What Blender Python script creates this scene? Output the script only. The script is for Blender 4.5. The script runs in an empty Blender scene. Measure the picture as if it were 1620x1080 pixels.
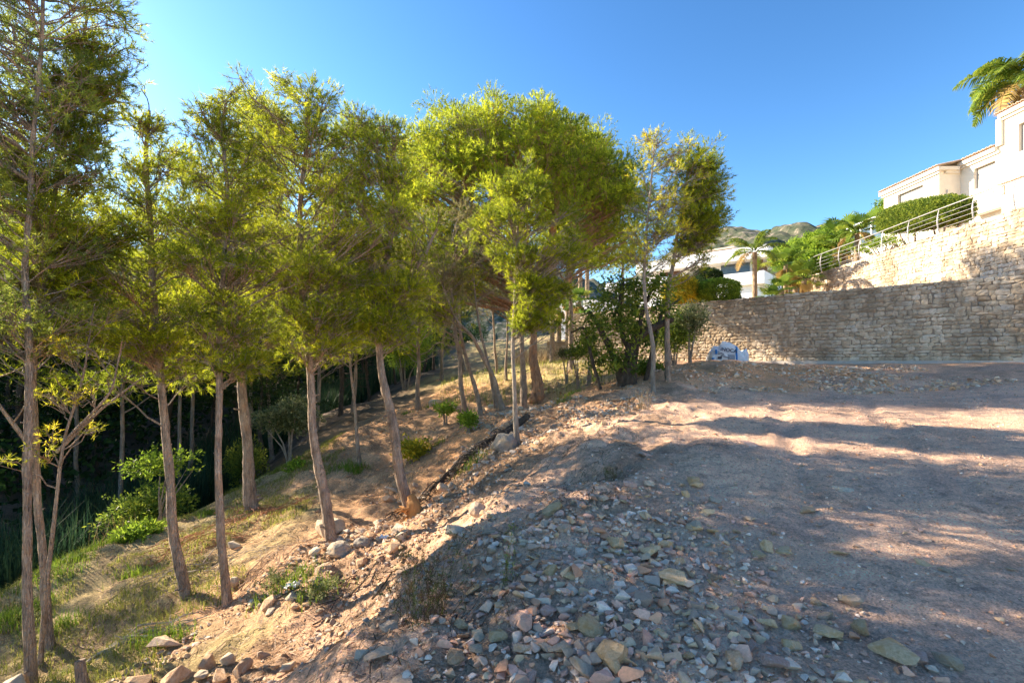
import bpy, bmesh, math, random
import numpy as np
from mathutils import Vector, Matrix
sc = bpy.context.scene
# ------------------------------------------------------------------ camera, world, sun, exposure
EYE = 1.6; FP = 760.0; HY = 572.0           # eye height, focal length and horizon row of the photograph
cam = bpy.data.cameras.new('camera'); cam_o = bpy.data.objects.new('camera', cam)
sc.collection.objects.link(cam_o); sc.camera = cam_o
cam_o.location = (0, 0, EYE); cam_o.rotation_euler = (math.radians(90), 0, 0)
cam.sensor_width = 36; cam.lens = 36 * FP / 1620; cam.shift_y = (HY - 540) / 1620
cam.clip_start = .05; cam.clip_end = 6000
SUN_AZ, SUN_EL = 24.0, 26.0                  # degrees ahead of pure left, elevation
w = bpy.data.worlds.new('World'); sc.world = w; w.use_nodes = True
nt = w.node_tree; bg = nt.nodes['Background']
sky = nt.nodes.new('ShaderNodeTexSky'); sky.sky_type = 'NISHITA'; sky.sun_disc = False
sky.sun_elevation = math.radians(SUN_EL); sky.sun_rotation = math.radians(-90 + SUN_AZ)
sky.altitude = 200; sky.air_density = 1.0; sky.dust_density = .3; sky.ozone_density = 2.0
hs = nt.nodes.new('ShaderNodeHueSaturation'); hs.inputs['Saturation'].default_value = 1.1; hs.inputs['Hue'].default_value = .496
gm = nt.nodes.new('ShaderNodeGamma'); gm.inputs[1].default_value = 1.36; nt.links.new(sky.outputs[0], gm.inputs[0]); nt.links.new(gm.outputs[0], hs.inputs['Color']); nt.links.new(hs.outputs[0], bg.inputs[0]); bg.inputs[1].default_value = .0505
sl = bpy.data.lights.new('sun', 'SUN'); sl.energy = 4.3; sl.angle = math.radians(.5); sl.color = (1, .85, .66)
so = bpy.data.objects.new('sun', sl); sc.collection.objects.link(so)
a, e = math.radians(SUN_AZ), math.radians(SUN_EL)
SUN = Vector((-math.cos(a) * math.cos(e), math.sin(a) * math.cos(e), math.sin(e)))
so.rotation_euler = SUN.to_track_quat('Z', 'Y').to_euler(); so.location = SUN * 60
sc.view_settings.view_transform = 'Standard'; sc.view_settings.look = 'None'
sc.view_settings.exposure = 2.05; sc.view_settings.gamma = 1
sc.cycles.max_bounces = 8; sc.cycles.diffuse_bounces = 5; sc.cycles.transmission_bounces = 6
sc.cycles.transparent_max_bounces = 6
C = sc.collection
rng = np.random.default_rng(7)
PI = math.pi

def P(px, py, Y): return np.array([(px - 810) / FP * Y, Y, EYE - (py - HY) / FP * Y])
def X(px, Y): return (px - 810) / FP * Y

# ------------------------------------------------------------------ mesh helpers
def mesh(name, v, f, mat=None, parent=None, attrs=None, smooth=False, loc=None):
    """v: Nx3 array, f: MxK int array or list of such arrays; attrs: {name: per-vertex floats or Nx3 colours}"""
    v = np.asarray(v, dtype=np.float32).reshape(-1, 3)
    fs = f if isinstance(f, list) else [f]
    fs = [np.asarray(q, dtype=np.int32) for q in fs if len(q)]
    me = bpy.data.meshes.new(name)
    me.vertices.add(len(v)); me.vertices.foreach_set('co', v.ravel())
    lv = np.concatenate([q.ravel() for q in fs]); lt = np.concatenate([np.full(len(q), q.shape[1]) for q in fs])
    me.loops.add(len(lv)); me.loops.foreach_set('vertex_index', lv)
    me.polygons.add(len(lt)); me.polygons.foreach_set('loop_start', np.concatenate([[0], np.cumsum(lt)[:-1]]).astype(np.int32))
    me.polygons.foreach_set('loop_total', lt.astype(np.int32))
    me.polygons.foreach_set('use_smooth', np.full(len(lt), smooth))
    me.update(calc_edges=True)
    for k, a_ in (attrs or {}).items():
        a_ = np.asarray(a_, dtype=np.float32)
        if a_.ndim == 1: me.attributes.new(k, 'FLOAT', 'POINT').data.foreach_set('value', a_)
        else: me.attributes.new(k, 'FLOAT_COLOR', 'POINT').data.foreach_set('color', np.c_[a_, np.ones(len(a_))].astype(np.float32).ravel())
    if mat: me.materials.append(mat)
    o = bpy.data.objects.new(name, me); C.objects.link(o)
    if parent: o.parent = parent
    if loc is not None: o.location = loc
    return o
def tag(o, label=None, cat=None, group=None, kind=None):
    if label: o['label'] = label
    if cat: o['category'] = cat
    if group: o['group'] = group
    if kind: o['kind'] = kind
    return o
def thing(name, label, cat, loc=(0, 0, 0), group=None, rz=0):
    o = bpy.data.objects.new(name, None); C.objects.link(o); o.location = tuple(float(q) for q in loc)
    o.rotation_euler = (0, 0, rz); o.empty_display_size = .2
    return tag(o, label, cat, group)
class MB:
    """collects pieces into one mesh"""
    def __init__(s): s.v = []; s.f3 = []; s.f4 = []; s.n = 0; s.a = []
    def add(s, v, f, var=0.0):
        v = np.asarray(v, float).reshape(-1, 3); f = np.asarray(f, int)
        s.v.append(v); (s.f3 if f.shape[1] == 3 else s.f4).append(f + s.n); s.n += len(v)
        s.a.append(np.broadcast_to(np.asarray(var, float), (len(v),)))
    def box(s, a_, b, var=0.0):
        x0, y0, z0 = a_; x1, y1, z1 = b
        s.add([(x0,y0,z0),(x1,y0,z0),(x1,y1,z0),(x0,y1,z0),(x0,y0,z1),(x1,y0,z1),(x1,y1,z1),(x0,y1,z1)],
              [(0,3,2,1),(4,5,6,7),(0,1,5,4),(1,2,6,5),(2,3,7,6),(3,0,4,7)], var)
    def obox(s, c, u, l, t, z0, z1, var=0.0, off=0.0):
        """box along direction u (2d) from c, length l, thickness t to its left normal, starting off"""
        u = np.array(u, float); u /= np.linalg.norm(u); n = np.array([-u[1], u[0]])
        q = [np.array(c[:2]) + u * a0 + n * b0 for a0, b0 in ((0, off), (l, off), (l, off + t), (0, off + t))]
        s.add([(*p, z0) for p in q] + [(*p, z1) for p in q],
              [(0,3,2,1),(4,5,6,7),(0,1,5,4),(1,2,6,5),(2,3,7,6),(3,0,4,7)], var)
    def tube(s, pts, rad, n=6, var=0.0, cap=True):
        pts = np.asarray(pts, float); rad = np.broadcast_to(np.asarray(rad, float), (len(pts),))
        t = np.gradient(pts, axis=0); t /= np.linalg.norm(t, axis=1)[:, None] + 1e-9
        ref = np.eye(3)[int(np.argmin(np.abs(t).max(0)))]
        u = np.cross(t, ref); u /= np.linalg.norm(u, axis=1)[:, None] + 1e-9; w_ = np.cross(t, u)
        an = np.arange(n) / n * 2 * PI
        v = pts[:, None] + rad[:, None, None] * (np.cos(an)[None, :, None] * u[:, None] + np.sin(an)[None, :, None] * w_[:, None])
        k = len(pts); i = np.arange((k - 1) * n); r = i // n; c = i % n; d = (c + 1) % n
        s.add(v.reshape(-1, 3), np.c_[r * n + c, r * n + d, (r + 1) * n + d, (r + 1) * n + c], var)
        if cap and n == 4: pass
        if cap and n > 3:
            s.add(np.r_[v[-1], [pts[-1]]], [(q, (q + 1) % n, n) for q in range(n)], var)
            s.add(np.r_[v[0], [pts[0]]], [((q + 1) % n, q, n) for q in range(n)], var)
    def build(s, name, mat, parent=None, smooth=False, loc=None):
        v = np.concatenate(s.v); f = []
        if loc is not None and parent is None: v = v - np.array(loc)
        if s.f3: f.append(np.concatenate(s.f3))
        if s.f4: f.append(np.concatenate(s.f4))
        return mesh(name, v, f, mat, parent, {'var': np.concatenate(s.a)}, smooth, loc if parent is None else None)
def hasher(i, j, k=0):
    v = np.sin(i * 127.1 + j * 311.7 + k * 74.7) * 43758.5453
    return v - np.floor(v)
def vnoise(x, y, k=0):
    xi, yi = np.floor(x), np.floor(y); fx, fy = x - xi, y - yi
    fx = fx * fx * (3 - 2 * fx); fy = fy * fy * (3 - 2 * fy)
    return (hasher(xi, yi, k) * (1 - fx) + hasher(xi + 1, yi, k) * fx) * (1 - fy) + (hasher(xi, yi + 1, k) * (1 - fx) + hasher(xi + 1, yi + 1, k) * fx) * fy - .5

# ------------------------------------------------------------------ materials
def node_mat(name):
    m = bpy.data.materials.new(name); m.use_nodes = True
    nt = m.node_tree; b = nt.nodes['Principled BSDF']; b.inputs['Specular IOR Level'].default_value = .25
    return m, nt, b
def N(nt, t, **k):
    n = nt.nodes.new(t)
    for a_, b in k.items(): setattr(n, a_, b)
    return n
def noise(nt, scale, detail=4, rough=.55, coord='Object', vec=None, stretch=None):
    n = N(nt, 'ShaderNodeTexNoise'); n.inputs['Scale'].default_value = scale; n.inputs['Detail'].default_value = detail
    n.inputs['Roughness'].default_value = rough
    tc = N(nt, 'ShaderNodeTexCoord'); src = tc.outputs[coord]
    if stretch:
        mp = N(nt, 'ShaderNodeMapping'); mp.inputs['Scale'].default_value = stretch; nt.links.new(src, mp.inputs[0]); src = mp.outputs[0]
    nt.links.new(src, n.inputs['Vector']); return n
def ramp(nt, src, stops):
    r = N(nt, 'ShaderNodeValToRGB'); nt.links.new(src, r.inputs[0]); el = r.color_ramp.elements
    while len(el) < len(stops): el.new(.5)
    for e_, (p, c) in zip(el, stops): e_.position = p; e_.color = (*c, 1) if len(c) == 3 else c
    return r
def mix(nt, fac, a_, b, mode='MIX'):
    m = N(nt, 'ShaderNodeMix', data_type='RGBA', blend_type=mode)
    for sock, v in ((m.inputs[0], fac), (m.inputs[6], a_), (m.inputs[7], b)):
        if hasattr(v, 'links') or isinstance(v, bpy.types.NodeSocket): nt.links.new(v, sock)
        elif isinstance(v, (int, float)): sock.default_value = v
        else: sock.default_value = (*v, 1)
    return m.outputs[2]
def bump(nt, b, h, strength=.5, dist=.02):
    n = N(nt, 'ShaderNodeBump'); n.inputs['Strength'].default_value = strength; n.inputs['Distance'].default_value = dist
    nt.links.new(h, n.inputs['Height'])
    if b.inputs['Normal'].links: nt.links.new(b.inputs['Normal'].links[0].from_socket, n.inputs['Normal'])
    nt.links.new(n.outputs[0], b.inputs['Normal'])
def simple(name, c1, c2, scale=6, rough=.8, bs=.3, bd=.01, stretch=None, detail=5, objrand=0.0, var=0.0, metal=0):
    m, nt, b = node_mat(name); n = noise(nt, scale, detail, .6, stretch=stretch)
    r = ramp(nt, n.outputs[0], [(.3, c1), (.7, c2)]); col = r.outputs[0]
    if objrand or var:
        hsv = N(nt, 'ShaderNodeHueSaturation'); nt.links.new(col, hsv.inputs['Color'])
        mr = N(nt, 'ShaderNodeMapRange'); k = objrand or var
        mr.inputs['To Min'].default_value = 1 - k; mr.inputs['To Max'].default_value = 1 + k
        if objrand: src = N(nt, 'ShaderNodeObjectInfo').outputs['Random']
        else: src = N(nt, 'ShaderNodeAttribute', attribute_name='var').outputs['Fac']
        nt.links.new(src, mr.inputs[0]); nt.links.new(mr.outputs[0], hsv.inputs['Value']); col = hsv.outputs[0]
    nt.links.new(col, b.inputs['Base Color']); b.inputs['Roughness'].default_value = rough; b.inputs['Metallic'].default_value = metal
    if bs: bump(nt, b, n.outputs[0], bs, bd)
    return m
def leafmat(name, stops, trans=.5, tint=2.0, rough=.6):
    """foliage: colour by the per-tuft random value, light passes through"""
    m, nt, b = node_mat(name); at = N(nt, 'ShaderNodeAttribute', attribute_name='var')
    oi = N(nt, 'ShaderNodeObjectInfo')
    r = ramp(nt, at.outputs['Fac'], stops)
    hsv = N(nt, 'ShaderNodeHueSaturation'); nt.links.new(r.outputs[0], hsv.inputs['Color'])
    mr = N(nt, 'ShaderNodeMapRange'); mr.inputs['To Min'].default_value = .85; mr.inputs['To Max'].default_value = 1.15
    nt.links.new(oi.outputs['Random'], mr.inputs[0]); nt.links.new(mr.outputs[0], hsv.inputs['Value'])
    nt.links.new(hsv.outputs[0], b.inputs['Base Color']); b.inputs['Roughness'].default_value = rough; b.inputs['Specular IOR Level'].default_value = .12
    tr = N(nt, 'ShaderNodeBsdfTranslucent'); g = N(nt, 'ShaderNodeVectorMath', operation='SCALE'); g.inputs['Scale'].default_value = tint
    nt.links.new(hsv.outputs[0], g.inputs[0]); nt.links.new(g.outputs[0], tr.inputs[0])
    mx = N(nt, 'ShaderNodeMixShader'); mx.inputs[0].default_value = trans
    nt.links.new(b.outputs[0], mx.inputs[1]); nt.links.new(tr.outputs[0], mx.inputs[2])
    nt.links.new(mx.outputs[0], nt.nodes['Material Output'].inputs[0])
    return m
M = {}
PINE = [(0, (.085, .115, .012)), (.45, (.21, .245, .018)), (.8, (.37, .395, .024)), (1, (.52, .49, .03))]
M['pine'] = leafmat('pine_needles', PINE)
M['pine_dark'] = leafmat('dark_pine_needles', [(0, (.08, .11, .025)), (.5, (.18, .22, .04)), (1, (.34, .36, .05))], .5, 1.9)
M['pine_yellow'] = leafmat('yellow_pine_needles', [(0, (.13, .15, .015)), (.5, (.32, .32, .025)), (1, (.6, .48, .04))], .5, 1.9)
M['pine_dry'] = leafmat('dry_pine_needles', [(0, (.14, .12, .06)), (.5, (.24, .22, .085)), (1, (.34, .32, .09))], .4, 1.4)
M['wood_leaf'] = leafmat('shaded_wood_needles', [(0, (.015, .03, .01)), (.5, (.03, .055, .014)), (1, (.07, .1, .02))], .3, 1.3)  # pine needles darkened in colour to carry the shade under the wood's canopy
M['leaf'] = leafmat('broad_leaves', [(0, (.06, .10, .018)), (.5, (.13, .19, .03)), (1, (.3, .34, .04))], .4, 1.8, .4)
M['leaf_bright'] = leafmat('bright_leaves', [(0, (.09, .15, .02)), (.5, (.17, .26, .025)), (1, (.3, .38, .04))], .45, 1.6, .45)
M['leaf_yellow'] = leafmat('yellow_leaves', [(0, (.14, .18, .02)), (.4, (.4, .36, .03)), (1, (.65, .48, .03))], .4, 1.3, .45)
M['leaf_olive'] = leafmat('grey_green_leaves', [(0, (.06, .08, .03)), (.5, (.13, .15, .06)), (1, (.24, .25, .12))], .35, 1.5)
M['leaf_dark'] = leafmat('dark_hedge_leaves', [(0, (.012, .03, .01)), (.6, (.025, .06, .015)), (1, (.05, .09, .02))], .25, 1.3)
M['palm'] = leafmat('palm_leaflets', [(0, (.05, .10, .015)), (.5, (.12, .19, .025)), (1, (.3, .33, .04))], .35, 1.5, .4)
M['palm_dry'] = leafmat('dry_palm_leaves', [(0, (.2, .12, .05)), (1, (.45, .32, .1))], .3, 1.2)
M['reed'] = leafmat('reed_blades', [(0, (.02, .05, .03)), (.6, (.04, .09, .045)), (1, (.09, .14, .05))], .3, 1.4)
M['grass'] = leafmat('grass_blades', [(0, (.1, .14, .02)), (.5, (.24, .25, .04)), (1, (.45, .38, .14))], .4, 1.4)
M['grass_green'] = leafmat('green_grass_blades', [(0, (.07, .13, .015)), (.6, (.16, .25, .02)), (1, (.3, .34, .05))], .4, 1.4)
M['straw'] = leafmat('straw_stalks', [(0, (.3, .2, .09)), (1, (.6, .46, .26))], .25, 1.2)
M['heather'] = leafmat('dry_shrub_twigs', [(0, (.10, .055, .03)), (.5, (.17, .10, .05)), (.8, (.10, .12, .02)), (1, (.16, .2, .03))], .25, 1.2)
def barkmat(name, c1, c2, c3, vs=34):
    m, nt, b = node_mat(name)
    n1 = noise(nt, 9, 6, .7, stretch=(1, 1, .35)); n2 = noise(nt, 2.2, 3, .5)
    r = ramp(nt, n1.outputs[0], [(.32, c1), (.62, c2)])
    r2 = ramp(nt, n2.outputs[0], [(.55, (0, 0, 0)), (.72, (1, 1, 1))])
    col = mix(nt, r2.outputs[0], r.outputs[0], c3)
    nt.links.new(col, b.inputs['Base Color']); b.inputs['Roughness'].default_value = .9
    vo = N(nt, 'ShaderNodeTexVoronoi', feature='DISTANCE_TO_EDGE'); vo.inputs['Scale'].default_value = vs
    tc = N(nt, 'ShaderNodeTexCoord'); mp = N(nt, 'ShaderNodeMapping'); mp.inputs['Scale'].default_value = (1, 1, .22)
    nt.links.new(tc.outputs['Object'], mp.inputs[0]); nt.links.new(mp.outputs[0], vo.inputs['Vector'])
    rv = ramp(nt, vo.outputs['Distance'], [(0, (.45, .42, .4)), (.12, (1, 1, 1))]); nt.links.new(mix(nt, .4, col, rv.outputs[0], 'MULTIPLY'), b.inputs['Base Color'])
    bump(nt, b, vo.outputs['Distance'], 1.0, .05); bump(nt, b, n1.outputs[0], .8, .04)
    return m
M['bark'] = barkmat('pine_bark', (.17, .125, .095), (.45, .35, .26), (.44, .27, .16))
M['bark_grey'] = barkmat('grey_bark', (.2, .165, .13), (.45, .38, .3), (.38, .29, .21))
M['bark_red'] = barkmat('red_bark', (.22, .13, .08), (.52, .32, .19), (.6, .26, .1), 14)
M['bark_palm'] = barkmat('palm_bark', (.16, .11, .07), (.42, .31, .2), (.33, .2, .1), 16)
M['bark_dark'] = barkmat('dark_bark', (.05, .04, .03), (.13, .1, .075), (.09, .07, .05))
M['root'] = simple('split_root_wood', (.22, .1, .035), (.6, .3, .1), 9, .85, .6, .02, stretch=(1, 1, .3))
M['dead'] = simple('dead_branches', (.22, .16, .11), (.5, .42, .33), 14, .9, .4, .01)
M['litterstick'] = simple('brown_sticks', (.25, .15, .09), (.5, .36, .24), 14, .9, .4, .01)
M['red_litter'] = simple('rusty_brushwood', (.28, .1, .05), (.5, .25, .13), 14, .9, .4, .01)
M['litterwood'] = leafmat('fallen_needles', [(0, (.1, .055, .03)), (.5, (.3, .19, .11)), (1, (.55, .43, .3))], .15, 1.1)
def rockmat(name, c1, c2, c3):
    m, nt, b = node_mat(name)
    n1 = noise(nt, 5, 8, .65); n2 = noise(nt, 1.6, 3); r = ramp(nt, n1.outputs[0], [(.3, c1), (.65, c2)])
    r2 = ramp(nt, n2.outputs[0], [(.5, (0, 0, 0)), (.7, (1, 1, 1))]); col = mix(nt, r2.outputs[0], r.outputs[0], c3)
    hsv = N(nt, 'ShaderNodeHueSaturation'); nt.links.new(col, hsv.inputs['Color'])
    mr = N(nt, 'ShaderNodeMapRange'); mr.inputs['To Min'].default_value = .72; mr.inputs['To Max'].default_value = 1.2
    nt.links.new(N(nt, 'ShaderNodeObjectInfo').outputs['Random'], mr.inputs[0]); nt.links.new(mr.outputs[0], hsv.inputs['Value'])
    nt.links.new(hsv.outputs[0], b.inputs['Base Color']); b.inputs['Roughness'].default_value = .85
    nf = noise(nt, 40, 6, .7); bump(nt, b, n1.outputs[0], .6, .06); bump(nt, b, nf.outputs[0], .35, .008)
    return m
M['ochre'] = rockmat('ochre_stone', (.66, .43, .21), (.88, .64, .38), (.72, .42, .17))
M['greystone'] = rockmat('grey_stone', (.50, .36, .24), (.74, .55, .39), (.64, .42, .24))
M['pink'] = rockmat('pink_stone', (.52, .31, .22), (.72, .5, .4), (.66, .5, .42))
M['pale'] = rockmat('pale_stone', (.50, .40, .28), (.70, .58, .42), (.6, .43, .26))
M['orange'] = rockmat('orange_stone', (.52, .29, .15), (.72, .48, .29), (.68, .52, .36))
M['boulder'] = rockmat('boulder_stone', (.22, .19, .16), (.42, .36, .28), (.5, .36, .22))
m, nt_, b_ = node_mat('pebbles'); at = N(nt_, 'ShaderNodeAttribute', attribute_name='col'); nn = noise(nt_, 60, 4, .7)
rr = ramp(nt_, nn.outputs[0], [(.3, (.75, .75, .75)), (.7, (1.1, 1.1, 1.1))])
nt_.links.new(mix(nt_, 1.0, at.outputs['Color'], rr.outputs[0], 'MULTIPLY'), b_.inputs['Base Color']); b_.inputs['Roughness'].default_value = .85
M['pebble'] = m
# masonry: colour by stone
m, nt_, b_ = node_mat('masonry'); at = N(nt_, 'ShaderNodeAttribute', attribute_name='var')
rr = ramp(nt_, at.outputs['Fac'], [(0, (.48, .38, .27)), (.3, (.57, .46, .33)), (.6, (.65, .54, .40)), (.85, (.71, .61, .48)), (1, (.60, .53, .44))])
n1 = noise(nt_, 9, 8, .7); r1 = ramp(nt_, n1.outputs[0], [(.28, (.62, .58, .52)), (.6, (1.08, 1.05, 1.0))])
c0 = mix(nt_, 1.0, rr.outputs[0], r1.outputs[0], 'MULTIPLY')
n2 = noise(nt_, .7, 4, .6, stretch=(1, 1, .5)); r2 = ramp(nt_, n2.outputs[0], [(.42, (0, 0, 0)), (.6, (.85, .85, .85))])
c0 = mix(nt_, r2.outputs[0], c0, mix(nt_, 1.0, c0, (.5, .48, .46), 'MULTIPLY'))
nt_.links.new(c0, b_.inputs['Base Color']); b_.inputs['Roughness'].default_value = .9
bump(nt_, b_, n1.outputs[0], .7, .03); M['masonry'] = m
M['mortar'] = simple('mortar', (.24, .19, .14), (.42, .34, .26), 8, .95, .6, .02)
M['concrete'] = simple('concrete', (.36, .34, .30), (.5, .48, .43), 5, .9, .3, .01)
M['cream'] = simple('cream_render', (.66, .60, .49), (.73, .67, .56), 3, .85, .15, .004)
M['trim'] = simple('cream_trim', (.6, .55, .46), (.68, .63, .54), 3, .8, .1, .004)
M['white'] = simple('white_render', (.72, .72, .71), (.8, .8, .79), 2, .8, .1, .004)
M['shutter'] = simple('grey_shutter', (.30, .28, .25), (.36, .34, .31), 2, .5, 0, .01)
M['brown'] = simple('brown_cladding', (.09, .05, .035), (.17, .09, .06), 6, .7, .3, .01, stretch=(6, 6, .3))
M['tile'] = simple('clay_tiles', (.5, .36, .25), (.74, .60, .46), 9, .85, .4, .01)
M['steel'] = simple('brushed_steel', (.30, .29, .28), (.38, .37, .36), 20, .45, 0, .01, metal=.3)
M['glass'] = simple('window_glass', (.06, .09, .12), (.10, .14, .18), 2, .08, 0, .01)
M['fence'] = simple('brushwood_fence', (.1, .08, .06), (.26, .2, .15), 10, .9, .5, .02, stretch=(6, 6, .3))
M['sack'] = simple('woven_sack', (.62, .62, .64), (.76, .76, .78), 7, .7, .5, .03)
M['blue'] = simple('blue_band', (.02, .16, .42), (.03, .2, .5), 9, .7, .2, .01)
M['ink'] = simple('dark_print', (.04, .05, .08), (.07, .08, .11), 9, .7, 0, .01)
M['greyprint'] = simple('grey_print', (.22, .23, .26), (.34, .35, .38), 30, .7, 0, .01)
M['litter'] = simple('paper_litter', (.6, .6, .6), (.75, .78, .8), 8, .7, .2, .01)
M['redlitter'] = simple('red_litter', (.6, .08, .03), (.7, .12, .05), 8, .7, .2, .01)

# ------------------------------------------------------------------ terrain
# soil colours: g gravel (pink grey), o orange soil, t tan soil, r green grass ground, d valley floor with the gully's shade put into its colour, y dry grass
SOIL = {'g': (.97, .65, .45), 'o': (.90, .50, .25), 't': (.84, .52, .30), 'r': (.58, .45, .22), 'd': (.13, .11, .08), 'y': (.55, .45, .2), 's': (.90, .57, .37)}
ctl = []
def c(px, py, Y, s): p = P(px, py, Y); ctl.append((p[0], p[1], p[2], s))
def r_(x, y, z, s): ctl.append((x, y, z, s))
for q in [(0,0,0,'g'),(3,0,0,'g'),(7,0,.1,'g'),(-1,-3,0,'g'),(3,-6,-.1,'g'),(10,-4,.2,'g'),(11,3,.45,'g'),(.3,2.4,0,'g'),(2,2.5,.02,'g'),
          (3.5,3.5,.1,'g'),(1.5,4.5,.1,'g'),(3,6,.33,'g'),(6,6,.4,'g'),(2.2,7,.36,'g'),(4,8.5,.64,'g'),(8,8.5,.72,'g'),(4,10,.76,'g'),(7,10,.8,'g'),(11,9.5,.95,'g'),
          (5,11.7,.86,'g'),(7.5,11.8,.88,'g'),(10.5,11.5,1.0,'g'),(5.9,13.3,1.42,'o'),(7.6,13.8,1.46,'o'),(9,13.6,1.38,'o'),(10.5,13.2,1.26,'s'),(6.8,12.4,1.05,'o'),(12.5,12,1.28,'s'),(15,10,1.4,'s'),
          (7.6,18.5,1.5,'s'),(10,16.5,1.5,'s'),(12,14.8,1.5,'s'),(14,13.0,1.5,'s'),(17.5,9.8,1.5,'s'),(21,6.5,1.5,'s'),
          (-1.9,1.0,-.5,'s'),(-1.1,2.9,-.22,'s'),(-.57,4,-.08,'s'),(-.1,5.5,.05,'g'),(.83,7,.24,'g'),(1.9,8.5,.46,'g'),(3.1,10,.70,'g'),
          (-3.5,1.0,-1.4,'s'),(-6,2,-2.1,'r'),(-8,4.5,-2.4,'r'),
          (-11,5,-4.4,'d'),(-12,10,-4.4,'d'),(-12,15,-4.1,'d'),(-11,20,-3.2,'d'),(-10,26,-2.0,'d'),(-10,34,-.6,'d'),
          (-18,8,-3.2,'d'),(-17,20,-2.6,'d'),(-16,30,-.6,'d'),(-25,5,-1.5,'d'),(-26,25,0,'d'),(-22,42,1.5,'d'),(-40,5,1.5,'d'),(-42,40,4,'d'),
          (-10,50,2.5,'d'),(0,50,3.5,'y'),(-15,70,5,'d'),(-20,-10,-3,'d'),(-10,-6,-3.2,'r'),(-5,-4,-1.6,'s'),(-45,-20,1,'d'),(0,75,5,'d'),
          (15,40,5,'y'),(32,66,7,'y'),(50,30,7,'y'),(30,0,3,'g'),(20,-20,1,'g'),(0,-30,-1,'g'),(6,27,2.2,'y'),(2,31,2.2,'y'),(9,24,2.0,'t'),(1,40,2.8,'y')]: r_(*q)
for q in [(520,855,7.5,'t'),(650,815,8.2,'t'),(400,815,10,'y'),(355,950,6.6,'t'),(295,940,7,'r'),(80,1030,6.2,'r'),(45,1080,5.6,'r'),
          (620,900,6,'s'),(560,1000,4.2,'s'),(400,1060,4.4,'t'),(250,1070,4.9,'r'),(200,850,9.5,'r'),(0,960,7.4,'r'),(100,890,8.4,'r'),(330,800,11.5,'r'),
          (400,760,13,'r'),(500,715,14.6,'r'),(570,738,12,'t'),(540,690,14,'o'),(640,660,16,'o'),(700,640,19,'o'),(660,700,13.3,'o'),(730,700,11,'o'),
          (700,760,9.3,'o'),(760,650,13.5,'t'),(848,645,15,'t'),(797,705,9.5,'t'),(820,705,9.3,'t'),(760,740,8.7,'t'),(900,645,12,'t'),(955,640,11,'t'),
          (980,617,12.5,'t'),(1035,595,13.5,'t'),(1060,590,14.5,'t'),(900,592,18,'y'),(950,582,20,'y'),(870,575,26,'y'),(720,600,26,'y'),(640,600,30,'d'),(780,590,22,'y'),(590,640,22,'d'),(500,660,22,'d')]: c(*q)
ctl_p = np.array([q[:3] for q in ctl]); ctl_c = np.array([SOIL[q[3]] for q in ctl])
S_ = 20.0
def _k(r2): return np.where(r2 > 1e-12, r2 * np.log(r2 + 1e-12) * .5, 0)
def _tps():
    p = ctl_p[:, :2] / S_; n = len(p)
    K = _k(((p[:, None] - p[None]) ** 2).sum(-1)) + np.eye(n) * 1e-4
    Q = np.c_[np.ones(n), p]; A = np.zeros((n + 3, n + 3)); A[:n, :n] = K; A[:n, n:] = Q; A[n:, :n] = Q.T
    return np.linalg.solve(A, np.r_[ctl_p[:, 2], 0, 0, 0])
TW = _tps()
W0 = np.array([8.0, 19.0]); WU = np.array([1.14, -1.0]) / math.hypot(1.14, 1); WN = np.array([-WU[1], WU[0]])   # lower wall line, WN points behind it
if WN @ np.array([1, 1]) < 0: WN = -WN
def H0(x, y):
    x = np.asarray(x, float); y = np.asarray(y, float); sh = x.shape; x = x.ravel(); y = y.ravel(); out = np.empty_like(x)
    rr = np.hypot(x, y); sc_ = np.minimum(1, 68 / np.maximum(rr, 1e-6)); xx, yy = x * sc_, y * sc_
    for i in range(0, len(x), 20000):
        q = np.c_[xx[i:i+20000], yy[i:i+20000]] / S_; p = ctl_p[:, :2] / S_
        out[i:i+20000] = _k(((q[:, None] - p[None]) ** 2).sum(-1)) @ TW[:len(p)] + TW[len(p)] + q @ TW[len(p)+1:]
    return out.reshape(sh)
def H(x, y):
    x = np.asarray(x, float); y = np.asarray(y, float); z = H0(x, y); r = np.hypot(x, y)
    slope = np.clip((2.0 + (y - 3) * .55 - x) / 2.5, 0, 1) * np.clip((x + 9) / 2, 0, 1)     # rough bank, smooth plateau
    z = z + vnoise(x * .45, y * .45, 3) * .22 * (.35 + slope) * np.clip((r - 1.5) / 3, 0, 1)
    z = z + vnoise(x * 1.5, y * 1.5, 5) * (.035 + .16 * slope) + vnoise(x * 4, y * 4, 6) * (.024 + .085 * slope) + vnoise(x * 11, y * 11, 8) * (.014 + .035 * slope) + vnoise(x * 24, y * 24, 9) * .012 * np.clip(1.6 - r / 8, 0, 1)
    z = z + np.clip(r - 30, 0, 60) * .03 * vnoise(x * .12, y * .12, 9)
    for u0 in (.2, 1.9):      # shallow wheel ruts across the plateau
        u_ = x - .55 * y - u0 + .12 * np.sin(y * .9); z = z - .035 * np.exp(-(u_ / .14) ** 2) * np.clip((y - 3.4) / 1.5, 0, 1) * np.clip((11 - y) / 1.5, 0, 1) + .014 * np.exp(-((np.abs(u_) - .24) / .08) ** 2) * np.clip((y - 3.4) / 1.5, 0, 1) * np.clip((11 - y) / 1.5, 0, 1)
    # retained ground behind the two walls
    s = (np.stack([x, y], -1) - W0) @ WU; d = (np.stack([x, y], -1) - W0) @ WN
    beh = (d > .3) & (s > -1.0)
    z = np.where(beh, np.maximum(z * .0 + 3.85 + np.clip(d - 8, 0, 30) * .06, z), z)
    up = (x > 18.5) & (y < 27.6) & (d > 1.2)
    z = np.where(up, np.maximum(6.75, z), z)
    return z
def sinhgrid(n, lim, k, c0=0): t = np.linspace(-1, 1, n); return c0 + lim * np.sinh(k * t) / np.sinh(k)
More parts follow.
